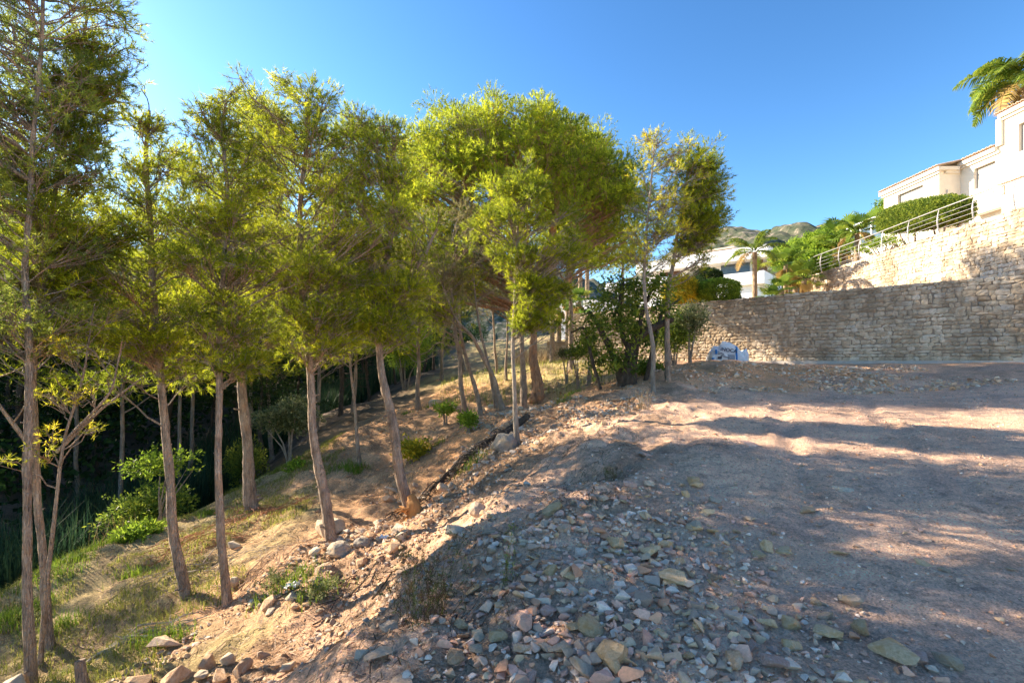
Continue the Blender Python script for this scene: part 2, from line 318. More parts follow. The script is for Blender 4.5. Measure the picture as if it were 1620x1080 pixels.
gx = sinhgrid(840, 700, 7.0); gy = sinhgrid(880, 700, 6.4, 6.0)
GX, GY = np.meshgrid(gx, gy); GZ = H(GX, GY)
vv = np.c_[GX.ravel(), GY.ravel(), GZ.ravel()]
nx, ny = len(gx), len(gy); i = np.arange((ny - 1) * (nx - 1)); rI = i // (nx - 1); cI = i % (nx - 1)
ff = np.c_[rI * nx + cI, rI * nx + cI + 1, (rI + 1) * nx + cI + 1, (rI + 1) * nx + cI]
def soil(x, y):
    x = np.asarray(x).ravel(); y = np.asarray(y).ravel(); out = np.empty((len(x), 3))
    for i in range(0, len(x), 20000):
        d2 = (x[i:i+20000, None] - ctl_p[None, :, 0]) ** 2 + (y[i:i+20000, None] - ctl_p[None, :, 1]) ** 2 + .05
        wg = 1 / d2 ** 2; out[i:i+20000] = (wg @ ctl_c) / wg.sum(1)[:, None]
    return out
warp = vnoise(GX * 1.3, GY * 1.3, 21) * 1.4, vnoise(GX * 1.3, GY * 1.3, 22) * 1.4
m, nt_, b_ = node_mat('soil'); at = N(nt_, 'ShaderNodeAttribute', attribute_name='col')
n1 = noise(nt_, 1.3, 8, .65); r1 = ramp(nt_, n1.outputs[0], [(.3, (.68, .66, .66)), (.5, (.95, .95, .95)), (.7, (1.18, 1.16, 1.12))])
n2 = noise(nt_, 22, 8, .75); r2 = ramp(nt_, n2.outputs[0], [(.32, (.66, .65, .65)), (.5, (1.02, 1.02, 1.02)), (.68, (1.3, 1.28, 1.25))])
c0 = mix(nt_, 1.0, at.outputs['Color'], r1.outputs[0], 'MULTIPLY'); c0 = mix(nt_, 1.0, c0, r2.outputs[0], 'MULTIPLY')
vo = N(nt_, 'ShaderNodeTexVoronoi'); vo.inputs['Scale'].default_value = 55; tcn = N(nt_, 'ShaderNodeTexCoord'); nt_.links.new(tcn.outputs['Object'], vo.inputs['Vector'])
rv = ramp(nt_, vo.outputs['Color'], [(.0, (.6, .56, .54)), (.5, (1.06, 1.05, 1.04)), (.85, (1.25, 1.22, 1.2)), (1, (1.5, 1.5, 1.5))])
c0 = mix(nt_, .55, c0, rv.outputs[0], 'MULTIPLY')
n3 = noise(nt_, 3.5, 6, .7); r3 = ramp(nt_, n3.outputs[0], [(.56, (0, 0, 0)), (.68, (.6, .6, .6))])
c0 = mix(nt_, r3.outputs[0], c0, (.20, .155, .13))
b_.inputs['Roughness'].default_value = .95; b_.inputs['Specular IOR Level'].default_value = .1
n5 = noise(nt_, 75, 5, .7); r5 = ramp(nt_, n5.outputs[0], [(.35, (.6, .58, .56)), (.5, (1, 1, 1)), (.68, (1.35, 1.33, 1.3))]); nt_.links.new(mix(nt_, .8, c0, r5.outputs[0], 'MULTIPLY'), b_.inputs['Base Color'])
bump(nt_, b_, n1.outputs[0], .6, .2); bump(nt_, b_, n2.outputs[0], 1.0, .09); bump(nt_, b_, n5.outputs[0], .6, .02); bump(nt_, b_, vo.outputs['Distance'], .6, .012)
M['soil'] = m
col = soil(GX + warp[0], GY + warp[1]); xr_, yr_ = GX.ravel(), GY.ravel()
pat = np.clip((vnoise(xr_ * 1.1, yr_ * 1.1, 90) + .6 * vnoise(xr_ * 3.7, yr_ * 3.7, 91) + .35 * vnoise(xr_ * 11, yr_ * 11, 92)) * 3.2 + .25, 0, 1)
bank = np.clip((1.2 + (yr_ - 3) * .45 - xr_) / 1.0, 0, 1) * np.clip((xr_ + 9) / 1.5, 0, 1)
col = col * (1 - (bank * pat * .6)[:, None]) + np.array([.40, .27, .17]) * (bank * pat * .6)[:, None]
pk = np.clip((vnoise(xr_ * .7 + 9, yr_ * 1.6, 94) + .7 * vnoise(xr_ * 2.3, yr_ * 4.5, 95)) * 3 - .1, 0, 1) * (1 - bank); col = col * (1 - .38 * pk[:, None]) + np.array([.5, .38, .33]) * .38 * pk[:, None]
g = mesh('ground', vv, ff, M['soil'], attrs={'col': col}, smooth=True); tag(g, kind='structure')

# far rocky mountain ridges
def ridge(name, Y, prof, mat, depth=500, base=-20):
    """prof: list of (px, py) silhouette; a real mountain body with foothills"""
    px = np.linspace(prof[0][0], prof[-1][0], 260); py = np.interp(px, [q[0] for q in prof], [q[1] for q in prof])
    xs = (px - 810) / FP * Y; top = EYE + (HY - py) / FP * Y
    top = top + Y * .012 * (vnoise(xs * 30 / Y, xs * 0, 31) + .5 * vnoise(xs * 80 / Y, xs * 0, 32) + .35 * vnoise(xs * 220 / Y, xs * 0, 33))
    rows = []; K = 26
    for k in range(K):
        t = k / (K - 1); f_ = math.sin(min(t, .75) / .75 * PI / 2) ** 1.3 if t < .75 else 1 - (t - .75) * 1.2
        y = Y - depth * .75 + depth * t
        z = base + (top - base) * f_ + (1 - abs(t - .75)) * 0 + vnoise(xs * 14 / Y, xs * 0 + t * 9, 35) * Y * .03 * (1 - f_ ** 4) + vnoise(xs * 60 / Y, xs * 0 + t * 30, 36) * Y * .008 * (t != .75)
        rows.append(np.c_[xs, np.full_like(xs, y), z])
    n = len(xs); v = np.concatenate(rows); i = np.arange((K - 1) * (n - 1)); r = i // (n - 1); q = i % (n - 1)
    o = mesh(name, v, np.c_[r*n+q, r*n+q+1, (r+1)*n+q+1, (r+1)*n+q], mat, smooth=False); return tag(o, kind='structure')
m, nt_, b_ = node_mat('mountain'); n1 = noise(nt_, .05, 8, .7); r1 = ramp(nt_, n1.outputs[0], [(.42, (.04, .055, .03)), (.54, (.10, .10, .065)), (.62, (.27, .22, .17))])
nt_.links.new(r1.outputs[0], b_.inputs['Base Color']); b_.inputs['Roughness'].default_value = 1; bump(nt_, b_, n1.outputs[0], 1, 4); M['mountain'] = m
ridge('hills', 900, [(1000,480),(1090,395),(1130,362),(1150,366),(1180,385),(1205,372),(1232,360),(1245,366),(1275,362),(1340,372),(1420,380),(1600,400),(1900,430),(2400,500)], M['mountain'])
ridge('mountain', 2200, [(-900,560),(-300,500),(100,440),(300,400),(430,360),(560,375),(700,400),(860,430),(940,452),(1000,440),(1100,370),(1150,372),(1230,420),(1500,480)], M['mountain'], 1500, -50)

# ------------------------------------------------------------------ stone walls
def smooth_path(pts, n=200):
    pts = np.array(pts, float); L = np.r_[0, np.cumsum(np.linalg.norm(np.diff(pts, axis=0), axis=1))]; s = np.linspace(0, L[-1], n)
    q = np.c_[np.interp(s, L, pts[:, 0]), np.interp(s, L, pts[:, 1])]
    for _ in range(6): q[1:-1] = (q[:-2] + q[1:-1] * 2 + q[2:]) / 4
    return q
def stone_wall(label, pts, z0, ztop, cat='retaining wall', thick=.45, seed=1, hmin=.15, hmax=.3, wmin=.16, wmax=.5, cap=None, rough=.02):
    rg = np.random.default_rng(seed); q = smooth_path(pts); L = np.r_[0, np.cumsum(np.linalg.norm(np.diff(q, axis=0), axis=1))]
    tan = np.gradient(q, axis=0); tan /= np.linalg.norm(tan, axis=1)[:, None]
    def at(s, z, d):      # s along, z up, d outward (right of travel)
        x = np.interp(s, L, q[:, 0]); y = np.interp(s, L, q[:, 1]); tx = np.interp(s, L, tan[:, 0]); ty = np.interp(s, L, tan[:, 1])
        return np.stack([x + ty * d, y - tx * d, z], -1)
    zt = lambda s: np.interp(s, np.linspace(0, L[-1], len(ztop)), ztop)
    root = thing('retaining_wall', label, cat, (q[0][0], q[0][1], z0)); off = np.array(root.location)
    mb = MB(); z = z0; row = 0; tmax = max(ztop)
    while z < tmax - .05:
        hrow = rg.uniform(hmin, hmax); s = -rg.uniform(0, .3)
        while s < L[-1]:
            wd = rg.uniform(wmin, wmax) * (1.25 if hrow > .22 else 1)
            splits = [(0, 1)] if rg.random() > .22 or hrow < .2 else [(0, .5), (.5, 1)]
            for a_, b in splits:
                zz0 = z + hrow * a_; zz1 = z + hrow * b; top = zt(s + wd / 2)
                if zz0 > top - .06: continue
                zz1 = min(zz1, top) if zz1 > top - .05 else zz1
                g = rg.uniform(.001, .005); k = 4; tt = np.linspace(0, 1, k)
                U, V = np.meshgrid(tt, tt); js = rg.normal(0, .014, (2, 2)); jz = rg.normal(0, .013, (2, 2))
                S = s + g + (wd - 2 * g) * U + js[0, 0] * (1-U)*(1-V) + js[0, 1] * U*(1-V) + js[1, 0] * (1-U)*V + js[1, 1] * U*V
                Z = zz0 + g + (zz1 - zz0 - 2 * g) * V + jz[0, 0] * (1-U)*(1-V) + jz[0, 1] * U*(1-V) + jz[1, 0] * (1-U)*V + jz[1, 1] * U*V
                ring = (U == 0) | (U == 1) | (V == 0) | (V == 1); out = rg.uniform(.0, .024)
                D = np.where(ring, out - .010, out + .002) + rg.normal(0, rough * .3, U.shape)
                # round the corners
                cr = ((U == 0) | (U == 1)) & ((V == 0) | (V == 1)); S = np.where(cr, S + (.5 - U) * .02, S); Z = np.where(cr, Z + (.5 - V) * .02, Z)
                v = at(np.clip(S, 0, L[-1]).ravel(), Z.ravel() + vnoise(S.ravel() * .5, Z.ravel() * 0, seed) * .045 * ((Z.ravel() - z0) > .1), D.ravel())
                f = [(r * k + c_, r * k + c_ + 1, (r + 1) * k + c_ + 1, (r + 1) * k + c_) for r in range(k - 1) for c_ in range(k - 1)]
                n0 = len(v); rim = [0, 1, 2, 3, 7, 11, 15, 14, 13, 12, 8, 4]
                back = at(np.clip(S, 0, L[-1]).ravel()[rim], Z.ravel()[rim] + vnoise(S.ravel()[rim] * .5, 0 * S.ravel()[rim], seed) * .045 * ((Z.ravel()[rim] - z0) > .1), np.full(12, -.06))
                f += [(rim[(i_ + 1) % 12], rim[i_], n0 + i_, n0 + (i_ + 1) % 12) for i_ in range(12)]
                mb.add(np.r_[v, back] - off, np.array(f), rg.random())
            s += wd
        z += hrow; row += 1
    mb.build('stone_facing', M['masonry'], root)
    ss = np.linspace(0, L[-1], 60); bk = MB()
    prof = [(-.03, 0), (-.03, 1), (-thick, 1), (-thick, 0)]; v = []
    for s in ss: v += [at(s, z0 - .4 if h == 0 else zt(s) - .015, d) for d, h in prof]
    v = np.array(v) - off; f = []
    for i_ in range(len(ss) - 1):
        for j in range(4): f.append((i_*4+j, i_*4+(j+1) % 4, (i_+1)*4+(j+1) % 4, (i_+1)*4+j))
    f += [(0, 3, 2, 1), tuple(len(v) - 4 + np.array([0, 1, 2, 3]))]
    bk.add(v, np.array(f)); bk.build('core', M['mortar'], root)
    if cap:
        cb = MB(); v = []
        for s in ss: v += [at(s, zz, d) for d, zz in ((cap[0], z0 + cap[1] - .3), (cap[0], z0 + cap[1]), (-.05, z0 + cap[1]), (-.05, z0 + cap[1] - .3))]
        cb.add(np.array(v) - off, np.array(f)); cb.build('concrete_footing', M['concrete'], root)
    return root, at, L[-1]
lw = lambda t: (8 + 1.14 * t, 19 - t)
stone_wall('long lower retaining wall of squared tan stone along the back of the dirt plot', [lw(-4.6), lw(0), lw(4), lw(8), lw(12)], 1.38, [3.95, 4.0, 4.04, 4.06, 4.1], seed=3, cap=(.12, .25), hmin=.09, hmax=.19, wmin=.11, wmax=.30)
UPW = [(21.5, 31.2), (19.3, 30.3), (17.7, 28.9), (17.4, 27.6), (17.6, 24), (17.85, 20), (18.15, 17), (18.6, 13), (19.2, 9)]
_, uat, UL = stone_wall('upper retaining wall of pale stone carrying the steel railing below the villa', UPW, 3.8, [6.55, 6.6, 6.65, 6.75, 6.9, 7.05, 7.2, 7.3, 7.4], seed=5, hmin=.10, hmax=.21, wmin=.12, wmax=.34)
_, _, _ = stone_wall('low cream masonry wall far behind the big pine trunk', [(1.9, 26), (4, 25.6), (7.5, 24.6)], 1.3, [2.72, 2.72, 2.72], seed=8, hmin=.1, hmax=.16, wmin=.2, wmax=.4, rough=.006)

# steel railing on the upper wall
rail = thing('railing', 'curved steel railing with thin bars along the top of the upper stone wall', 'railing', (*UPW[0], 6.6)); ro = np.array(rail.location)
ss = np.arange(.6, UL - .2, .35); ztu = lambda s: np.interp(s, np.linspace(0, UL, 9), [6.55, 6.6, 6.65, 6.75, 6.9, 7.05, 7.2, 7.3, 7.4])
mb = MB(); mb.tube([uat(s, ztu(s) + 1.02, -.02) - ro for s in ss], .022, 8); mb.build('handrail', M['steel'], rail, True)
for k, h_ in enumerate((.18, .37, .56, .75)):
    mb = MB(); mb.tube([uat(s, ztu(s) + h_, -.0 + .05 * math.sin(h_ * 3)) - ro for s in ss], .009, 5); mb.build('rail_bar', M['steel'], rail, True)
for s in np.arange(.7, UL - .3, 1.4):
    z_ = ztu(s); p = [uat(s, z_ + h_, .09 * math.sin(h_ * 3.0) - .05) - ro for h_ in np.linspace(-.08, 1.0, 8)]
    mb = MB(); mb.tube(p, [.016, .021, .027, .029, .027, .023, .02, .015], 6); mb.build('rail_post', M['steel'], rail, True)

# ------------------------------------------------------------------ villas
def tile_eave(mb, p0, p1, inward, z, drop=.0, up=.0, rr=.085, over=.25, length=1.2, slope=.25):
    p0, p1, inward = (np.array(q, float) for q in (p0, p1, inward)); L = np.linalg.norm(p1 - p0); u = (p1 - p0) / L; n = int(L / .21)
    for i_ in range(n):
        b = p0 + u * (i_ + .5) * L / n; rg = np.random.default_rng(i_)
        a0 = b - inward * (over + rg.uniform(-.015, .015)); a1 = b + inward * length; K = 7; v = []
        for (a_, zz, r0) in ((a0, z, rr), (a1, z + slope * (length + over), rr * .9)):
            for j in range(K):
                th = PI * j / (K - 1); v.append((*(a_ + u * math.cos(th) * r0), zz + math.sin(th) * r0 * .9))
            for j in range(K):
                th = PI * (K - 1 - j) / (K - 1); v.append((*(a_ + u * math.cos(th) * r0 * .8), zz + math.sin(th) * r0 * .7))
        K2 = 2 * K; f = [(j, (j + 1) % K2, K2 + (j + 1) % K2, K2 + j) for j in range(K2)]
        f += [(j + 1, j, K2 - 1 - j, K2 - 2 - j) for j in range(K - 1)]
        mb.add(v, np.array(f), rg.random())
vil = thing('villa', 'cream rendered villa with clay tile eaves above the steel railing at right', 'house', (25, 26, 6.7)); vo_ = np.array(vil.location)
class MBo(MB):
    def __init__(s, o): super().__init__(); s.o = o
    def build(s, name, mat, parent, smooth=False): s.v = [q - s.o for q in s.v]; return super().build(name, mat, parent, smooth)
def pane_wall(mb, x, y0, y1, z0, z1, holes, t=.3):
    """wall facing -x at x between y0<y1 with rectangular holes (ya,yb,za,zb)"""
    ys = sorted({y0, y1, *[h[0] for h in holes], *[h[1] for h in holes]}); zs = sorted({z0, z1, *[h[2] for h in holes], *[h[3] for h in holes]})
    for a_, b in zip(ys[:-1], ys[1:]):
        for c_, d in zip(zs[:-1], zs[1:]):
            if any(h[0] <= a_ and b <= h[1] and h[2] <= c_ and d <= h[3] for h in holes): continue
            mb.box((x, a_, c_), (x + t, b, d))
wA = (28.05, 29.9, 10.6, 11.95); wB = (25.05, 26.2, 10.95, 12.1); wC = (22.6, 23.9, 12.0, 13.4); wD = (20.0, 21.2, 12.0, 13.4)
mb = MBo(vo_)
pane_wall(mb, 24.0, 27.0, 31.0, 6, 12.5, [wA]); mb.box((24.302, 27.0, 6), (34, 27.3, 12.5)); mb.box((24.302, 30.7, 6), (34, 31, 12.5))
pane_wall(mb, 25.2, 24.75, 26.998, 6, 12.72, [wB]); pane_wall(mb, 25.2, 12, 24.748, 6, 14.3, [wC, wD]); mb.box((25.502, 24.45, 6), (34, 24.748, 14.3))
mb.box((25.502, 12.0, 6), (34, 12.3, 14.3)); mb.build('wall', M['cream'], vil)
mb = MBo(vo_)      # stepped cornices under the eaves
for x, y0, y1, z in ((24, 27, 31, 12.5), (25.2, 24.9, 26.99, 12.72), (25.2, 12, 24.75, 14.3)):
    mb.box((x - .10, y0 - .1, z - .34), (x - .002, y1 + (.1 if x == 24 else 0), z - .2)); mb.box((x - .2, y0 - .2 if x == 24 else y0, z - .198), (x + .3, y1 + (.2 if x == 24 else 0), z + .0))
mb.box((24.302, 26.9, 12.16), (25.098, 26.998, 12.3)); mb.box((24.302, 26.8, 12.302), (25.0, 26.998, 12.5))
mb.box((25.06, 24.62, 12.72), (25.198, 24.9, 14.1)); mb.build('cornice', M['trim'], vil)
mb = MBo(vo_)
tile_eave(mb, (24, 26.8), (24, 31.2), (1, 0), 12.56, length=2.5, slope=.22); tile_eave(mb, (25.2, 24.95), (25.2, 26.7), (1, 0), 12.8, length=2.4, slope=.22)
tile_eave(mb, (25.2, 12), (25.2, 24.9), (1, 0), 14.36, length=2.5, slope=.22)
mb.add([(23.78, 26.75, 12.53), (23.78, 31.25, 12.53), (29, 31.25, 13.7), (29, 26.75, 13.7)], [(0, 3, 2, 1)]); mb.add([(25, 24.9, 12.75), (25, 26.74, 12.75), (30, 26.74, 13.9), (30, 24.9, 13.9)], [(0, 3, 2, 1)])
mb.add([(25, 12, 14.32), (25, 24.95, 14.32), (30, 24.95, 15.45), (30, 12, 15.45)], [(0, 3, 2, 1)]); mb.add([(29, 31.25, 13.7), (34, 31.25, 12.5), (34, 26.75, 12.5), (29, 26.75, 13.7)], [(0, 1, 2, 3)])
mb.build('roof', M['tile'], vil)
for wn, (ya, yb, za, zb), x in ((1, wA, 24), (1, wB, 25.2), (1, wC, 25.2), (1, wD, 25.2)):
    mb = MBo(vo_); mb.box((x - .03, ya - .06, za - .09), (x + .22, yb + .06, za - .002)); fr = mb.build('window', M['trim'], vil)
    mb = MBo(vo_)
    z = za
    while z < zb - .03: mb.box((x + .16, ya, z), (x + .185, yb, z + .042)); z += .05
    mb.build('roller_shutter', M['shutter'], fr)
mb = MBo(vo_); mb.box((24.42, 26.9, 11.02), (24.72, 26.998, 11.12)); mb.box((24.42, 26.9, 11.122), (24.48, 26.996, 11.25)); mb.build('wall_lamp', M['trim'], vil)
mb = MBo(vo_); mb.box((23.5, 13, 6), (25.198, 23.05, 9.95)); mb.box((24.3, 23.052, 9.3), (25.198, 25.5, 10.2)); mb.box((24.75, 23.052, 6), (25.196, 25.4, 9.298)); mb.build('porch', M['cream'], vil)
mb = MBo(vo_); tile_eave(mb, (23.5, 13), (23.5, 23.1), (1, 0), 10.02, length=1.5, slope=.3, rr=.075); tile_eave(mb, (24.3, 23.15), (24.3, 25.5), (1, 0), 10.25, length=.75, slope=.3, rr=.06)
mb.box((23.45, 22.9, 9.6), (23.498, 23.08, 10.0)); mb.build('porch_tiles', M['tile'], vil)
mb = MBo(vo_); mb.box((24.0, 31.02, 6), (24.2, 34, 9.4))
for y in (31.1, 32.1, 33.1, 34): mb.box((23.99, y - .07, 9.402), (24.13, y + .07, 11.0))
mb.add([(23.8, 31.02, 11.0), (23.8, 34.2, 11.0), (26, 34.2, 11.5), (26, 31.02, 11.5), (23.8, 31.02, 11.12), (23.8, 34.2, 11.12), (26, 34.2, 11.62), (26, 31.02, 11.62)],
       [(0,3,2,1),(4,5,6,7),(0,1,5,4),(1,2,6,5),(2,3,7,6),(3,0,4,7)]); mb.build('veranda', M['white'], vil)
mb = MBo(vo_); mb.box((24.05, 31.17, 9.402), (24.07, 33.93, 10.99)); mb.build('veranda_glass', M['glass'], vil)

gw = thing('garden_wall', 'low white garden wall with tile coping behind the railing', 'wall', (20.9, 24, 6.7)); go = np.array(gw.location)
mb = MBo(go); mb.box((20.9, 22.8, 6.3), (21.1, 30.5, 7.75)); mb.build('wall', M['white'], gw)
mb = MBo(go); tile_eave(mb, (20.98, 22.8), (20.98, 30.5), (1, 0), 7.78, length=.12, slope=.2, rr=.06, over=.16); mb.build('tile_coping', M['tile'], gw)

def fbox(mb, C0, u, v, a0, a1, b0, b1, z0, z1):
    q = [C0 + u * a_ + v * b for a_, b in ((a0, b0), (a1, b0), (a1, b1), (a0, b1))]
    mb.add([(*p, z0) for p in q] + [(*p, z1) for p in q], [(0,3,2,1),(4,5,6,7),(0,1,5,4),(1,2,6,5),(2,3,7,6),(3,0,4,7)])
C0 = np.array([31.4, 60.]); u_ = np.array([-1.14, 1]) / 1.516; v_ = np.array([1, 1.14]) / 1.516
mv = thing('modern_villa', 'white modern villa with long flat roof and brown panels behind the palms', 'house', (31.4, 60, 6)); mo = np.array(mv.location)
mb = MBo(mo); fbox(mb, C0, u_, v_, -.6, 17, -.6, 9, 14.55, 16.1); mb.build('roof_slab', M['white'], mv)
mb = MBo(mo); fbox(mb, C0, u_, v_, 1.6, 17, 1.6, 8.5, 11.4, 14.548); fbox(mb, C0, u_, v_, .8, 17, .5, 8.7, 3, 11.398); mb.build('wall', M['white'], mv)
mb = MBo(mo); fbox(mb, C0, u_, v_, -.1, 5.0, -.1, 9, 11.4, 13.0); fbox(mb, C0, u_, v_, 5.002, 5.7, -.1, 1.5, 11.4, 12.4); mb.build('balcony', M['white'], mv)
for a0, a1, b0, b1 in ((.3, 1.3, .9, 1.1), (7.0, 8.2, 1.3, 1.55), (11.2, 12.3, 1.3, 1.55), (13.0, 14.2, 1.3, 1.55)):
    mb = MBo(mo); fbox(mb, C0, u_, v_, a0, a1, b0, b1, 13.002 if a0 < 5 else 12.0, 14.546); mb.build('timber_panel', M['brown'], mv)
mb = MBo(mo); fbox(mb, C0, u_, v_, 1.2, 1.5, 1.2, 7, 12.6, 14.546); mb.build('side_timber_panel', M['brown'], mv)
for a0, a1 in ((2.0, 5.6), (12.4, 12.95)):
    mb = MBo(mo); fbox(mb, C0, u_, v_, a0, a1, 1.5, 1.597, 12.1, 14.5); mb.build('window_pane', M['glass'], mv)
mb = MBo(mo); fbox(mb, C0, u_, v_, 5.0, 12, 4, 8, 16.102, 17.2); mb.build('rooftop_room', M['brown'], mv)
mb = MBo(mo); fbox(mb, C0, u_, v_, 4.5, 12.5, 3.5, 8.5, 17.202, 17.4); mb.build('rooftop_cap', M['tile'], mv)

cv = thing('cube_villa', 'small white cubic house glimpsed through the leafy tree in the middle', 'house', (6.84, 40, 2.5)); co = np.array(cv.location)
C1 = np.array([6.84, 40.]); mb = MBo(co); fbox(mb, C1, u_, v_, 0, 3.5, 0, 4.5, 1.5, 6.8); mb.build('wall', M['white'], cv)
mb = MBo(co); fbox(mb, C1, u_, v_, -5.0, -.5, 1.5, 8, 3.2, 5.9); mb.build('side_wing', M['white'], cv)
mb = MBo(co); fbox(mb, C1, u_, v_, -6.5, -.3, 1.2, 8.5, 7.6, 8.2); fbox(mb, C1, u_, v_, -1.2, -.8, 2.5, 2.9, 5.902, 7.598); fbox(mb, C1, u_, v_, -6, -5.6, 2.5, 2.9, 5.902, 7.598); mb.build('roof_slab', M['white'], cv)
mb = MBo(co); fbox(mb, C1, u_, v_, 1, 2.4, -.03, -.002, 3.2, 5.0); mb.build('window_pane', M['glass'], cv)

fe = thing('brushwood_fence', 'grey brushwood fence between the palms and the modern villa', 'fence', (11.5, 24, 3.8)); fo = np.array(fe.location)
mb = MBo(fo); rg = np.random.default_rng(5)
for i_ in range(170):
    t = i_ / 170; b = np.array([10.8, 25.5]) + t * np.array([6.0, -1.5]); x, y = b + rg.normal(0, .015, 2)
    mb.tube([(x, y, 3.7), (x + rg.normal(0, .01), y, 4.9 + rg.normal(0, .05))], .018, 5, rg.random())
mb.build('brushwood', M['fence'], fe)

# ------------------------------------------------------------------ sack
sk = thing('builders_bag', 'crumpled white builders bag with blue bands and dark print against the stone wall', 'bulk bag', (7.55, 16.9, 1.52), rz=-.12)
def bagbody():
    n, k = 64, 16; v = []; prof = []
    for j in range(k):
        t = j / (k - 1)
        for i_ in range(n):
            a_ = 2 * PI * i_ / n; ex = .36
            cx = np.sign(math.cos(a_)) * abs(math.cos(a_)) ** ex; cy = np.sign(math.sin(a_)) * abs(math.sin(a_)) ** ex
            top = .58 + .24 * math.exp(-((cx * .62 + .12) / .22) ** 2) * (1.1 if cy < 0 else .4) + .05 * math.sin(cx * 9 + cy) - (.10 if cx > .55 else 0) - .20 * max(0, -cx * .62 - .38) * 3
            z = t * top; wx = .62 * (1 - .10 * t * (1 if cx < 0 else .2) + .07 * math.sin(PI * t)); wy = .42 * (1 - .18 * t + .1 * math.sin(PI * t))
            crease = .022 * math.sin(cx * 17 + t * 9) * (t > .05) + .018 * math.sin(cx * 31 - t * 14)
            x = cx * wx - (.13 * t if cx < -.3 else 0) * 0; v.append((x, cy * (wy + crease), z + .012 * math.sin(cx * 23 + cy * 11) * t))
    f = [(j*n+i_, j*n+(i_+1) % n, (j+1)*n+(i_+1) % n, (j+1)*n+i_) for j in range(k-1) for i_ in range(n)]
    v = np.array(v); b = MB(); b.add(v, np.array(f)); inner = v[-n:] * [.96, .95, 1]; low = inner * [.9, .9, .6]
    b.add(np.r_[v[-n:], inner, low], np.array([(i_, (i_+1) % n, n+(i_+1) % n, n+i_) for i_ in range(n)] + [(n+i_, n+(i_+1) % n, 2*n+(i_+1) % n, 2*n+i_) for i_ in range(n)]))
    b.add(np.r_[low, [low.mean(0)]], np.array([(i_, (i_+1) % n, n) for i_ in range(n)]))
    return b, v.reshape(k, n, 3)
b_, grid = bagbody(); b_.build('bag_body', M['sack'], sk, True)
front = grid[:, 32:64]                     # side facing -y
def patch(name, c0_, c1_, r0, r1, mat, off=.012):
    s = front[r0:r1 + 1, c0_:c1_ + 1] + np.array([0, -off, 0]); r, c_ = s.shape[:2]
    f = [(a_*c_+q, a_*c_+q+1, (a_+1)*c_+q+1, (a_+1)*c_+q) for a_ in range(r-1) for q in range(c_-1)]
    b = MB(); b.add(s.reshape(-1, 3), np.array(f)); return b.build(name, mat, sk)
xs = front[3, :, 0]
def col_at(x): return int(np.argmin(abs(xs - x)))
def strap(name, x0, x1, z0, z1, mat, yoff=.46, th=.012):
    b = MB(); nseg = 12
    pts = []
    for k in range(nseg + 1):
        t = k / nseg; z = z0 + (z1 - z0) * t; j = min(15, int(z / .045)); y = min(np.interp(x0, front[j, :, 0], front[j, :, 1]), np.interp(x1, front[j, :, 0], front[j, :, 1]))
        pts += [(x0, y - th, z), (x1, y - th, z), (x1, y - th + .05, z), (x0, y - th + .05, z)]
    f = [(k*4+q, k*4+(q+1) % 4, (k+1)*4+(q+1) % 4, (k+1)*4+q) for k in range(nseg) for q in range(4)]
    b.add(pts, np.array(f)); return b.build(name, mat, sk)
strap('blue_band', .17, .225, .03, .60, M['blue']); strap('blue_band', -.6, -.55, .02, .22, M['blue']); strap('blue_band', -.5, -.44, .34, .5, M['blue'])
strap('print_block', -.10, .13, .10, .33, M['greyprint']); strap('print_block', -.42, -.30, .17, .26, M['ink'])
tx = bpy.data.curves.new('lettering', 'FONT'); tx.body = 'INOCA'; tx.size = .17; tx.extrude = .004; tx.offset = .004; tx.align_x = 'CENTER'
to = bpy.data.objects.new('lettering', tx); C.objects.link(to); bpy.context.view_layer.update()
dg = bpy.context.evaluated_depsgraph_get(); me = bpy.data.meshes.new_from_object(to.evaluated_get(dg)); bpy.data.objects.remove(to); bpy.data.curves.remove(tx)
me.materials.clear(); me.materials.append(M['ink'])
to = bpy.data.objects.new('lettering', me); C.objects.link(to); to.parent = sk; to.location = (-.10, -.525, .42); to.rotation_euler = (PI / 2 - .12, -.0, 0); to.rotation_euler[1] = .16
for k, (x, z, l, an) in enumerate([(-.3, .32, .26, -.3), (-.2, .25, .3, -.2), (-.05, .09, .36, -.08), (-.32, .38, .2, -.35), (-.1, .05, .4, -.05)]):
    b = MB(); j = int(z / .045); y = np.interp(x, front[j, :, 0], front[j, :, 1]) - .02; e_ = np.array([math.cos(an), 0, math.sin(an)]) * l / 2
    b.tube([np.array([x, y, z]) - e_, np.array([x, y - .01, z]), np.array([x, y, z]) + e_], .011, 4); b.build('printed_stripe', M['ink'], sk)

# ------------------------------------------------------------------ vegetation generators
def unit(v): return v / (np.linalg.norm(v, axis=-1, keepdims=True) + 1e-9)
def needles(pos, d, n, length, width, rg, spread=.75, var=None):
    """n thin needles per tuft, fanned round the twig direction"""
    K = len(pos); p = np.repeat(pos, n, 0); dd = np.repeat(d, n, 0); k = len(p)
    along = rg.uniform(-.6, .25, (k, 1)) * length
    dr = unit(dd + rg.normal(0, spread, (k, 3))); L = length * .72 * rg.uniform(.6, 1.15, (k, 1)); side = unit(np.cross(dr, rg.normal(0, 1, (k, 3)))) * width * rg.uniform(.7, 1.3, (k, 1)) * .5
    b = p + dd * along; v = np.stack([b - side, b + side, b + dr * L], 1).reshape(-1, 3)
    vv_ = np.repeat(np.repeat(var if var is not None else rg.random(K), n) + rg.normal(0, .06, k), 3)
    return v, np.arange(len(v)).reshape(-1, 3), np.clip(vv_, 0, 1)
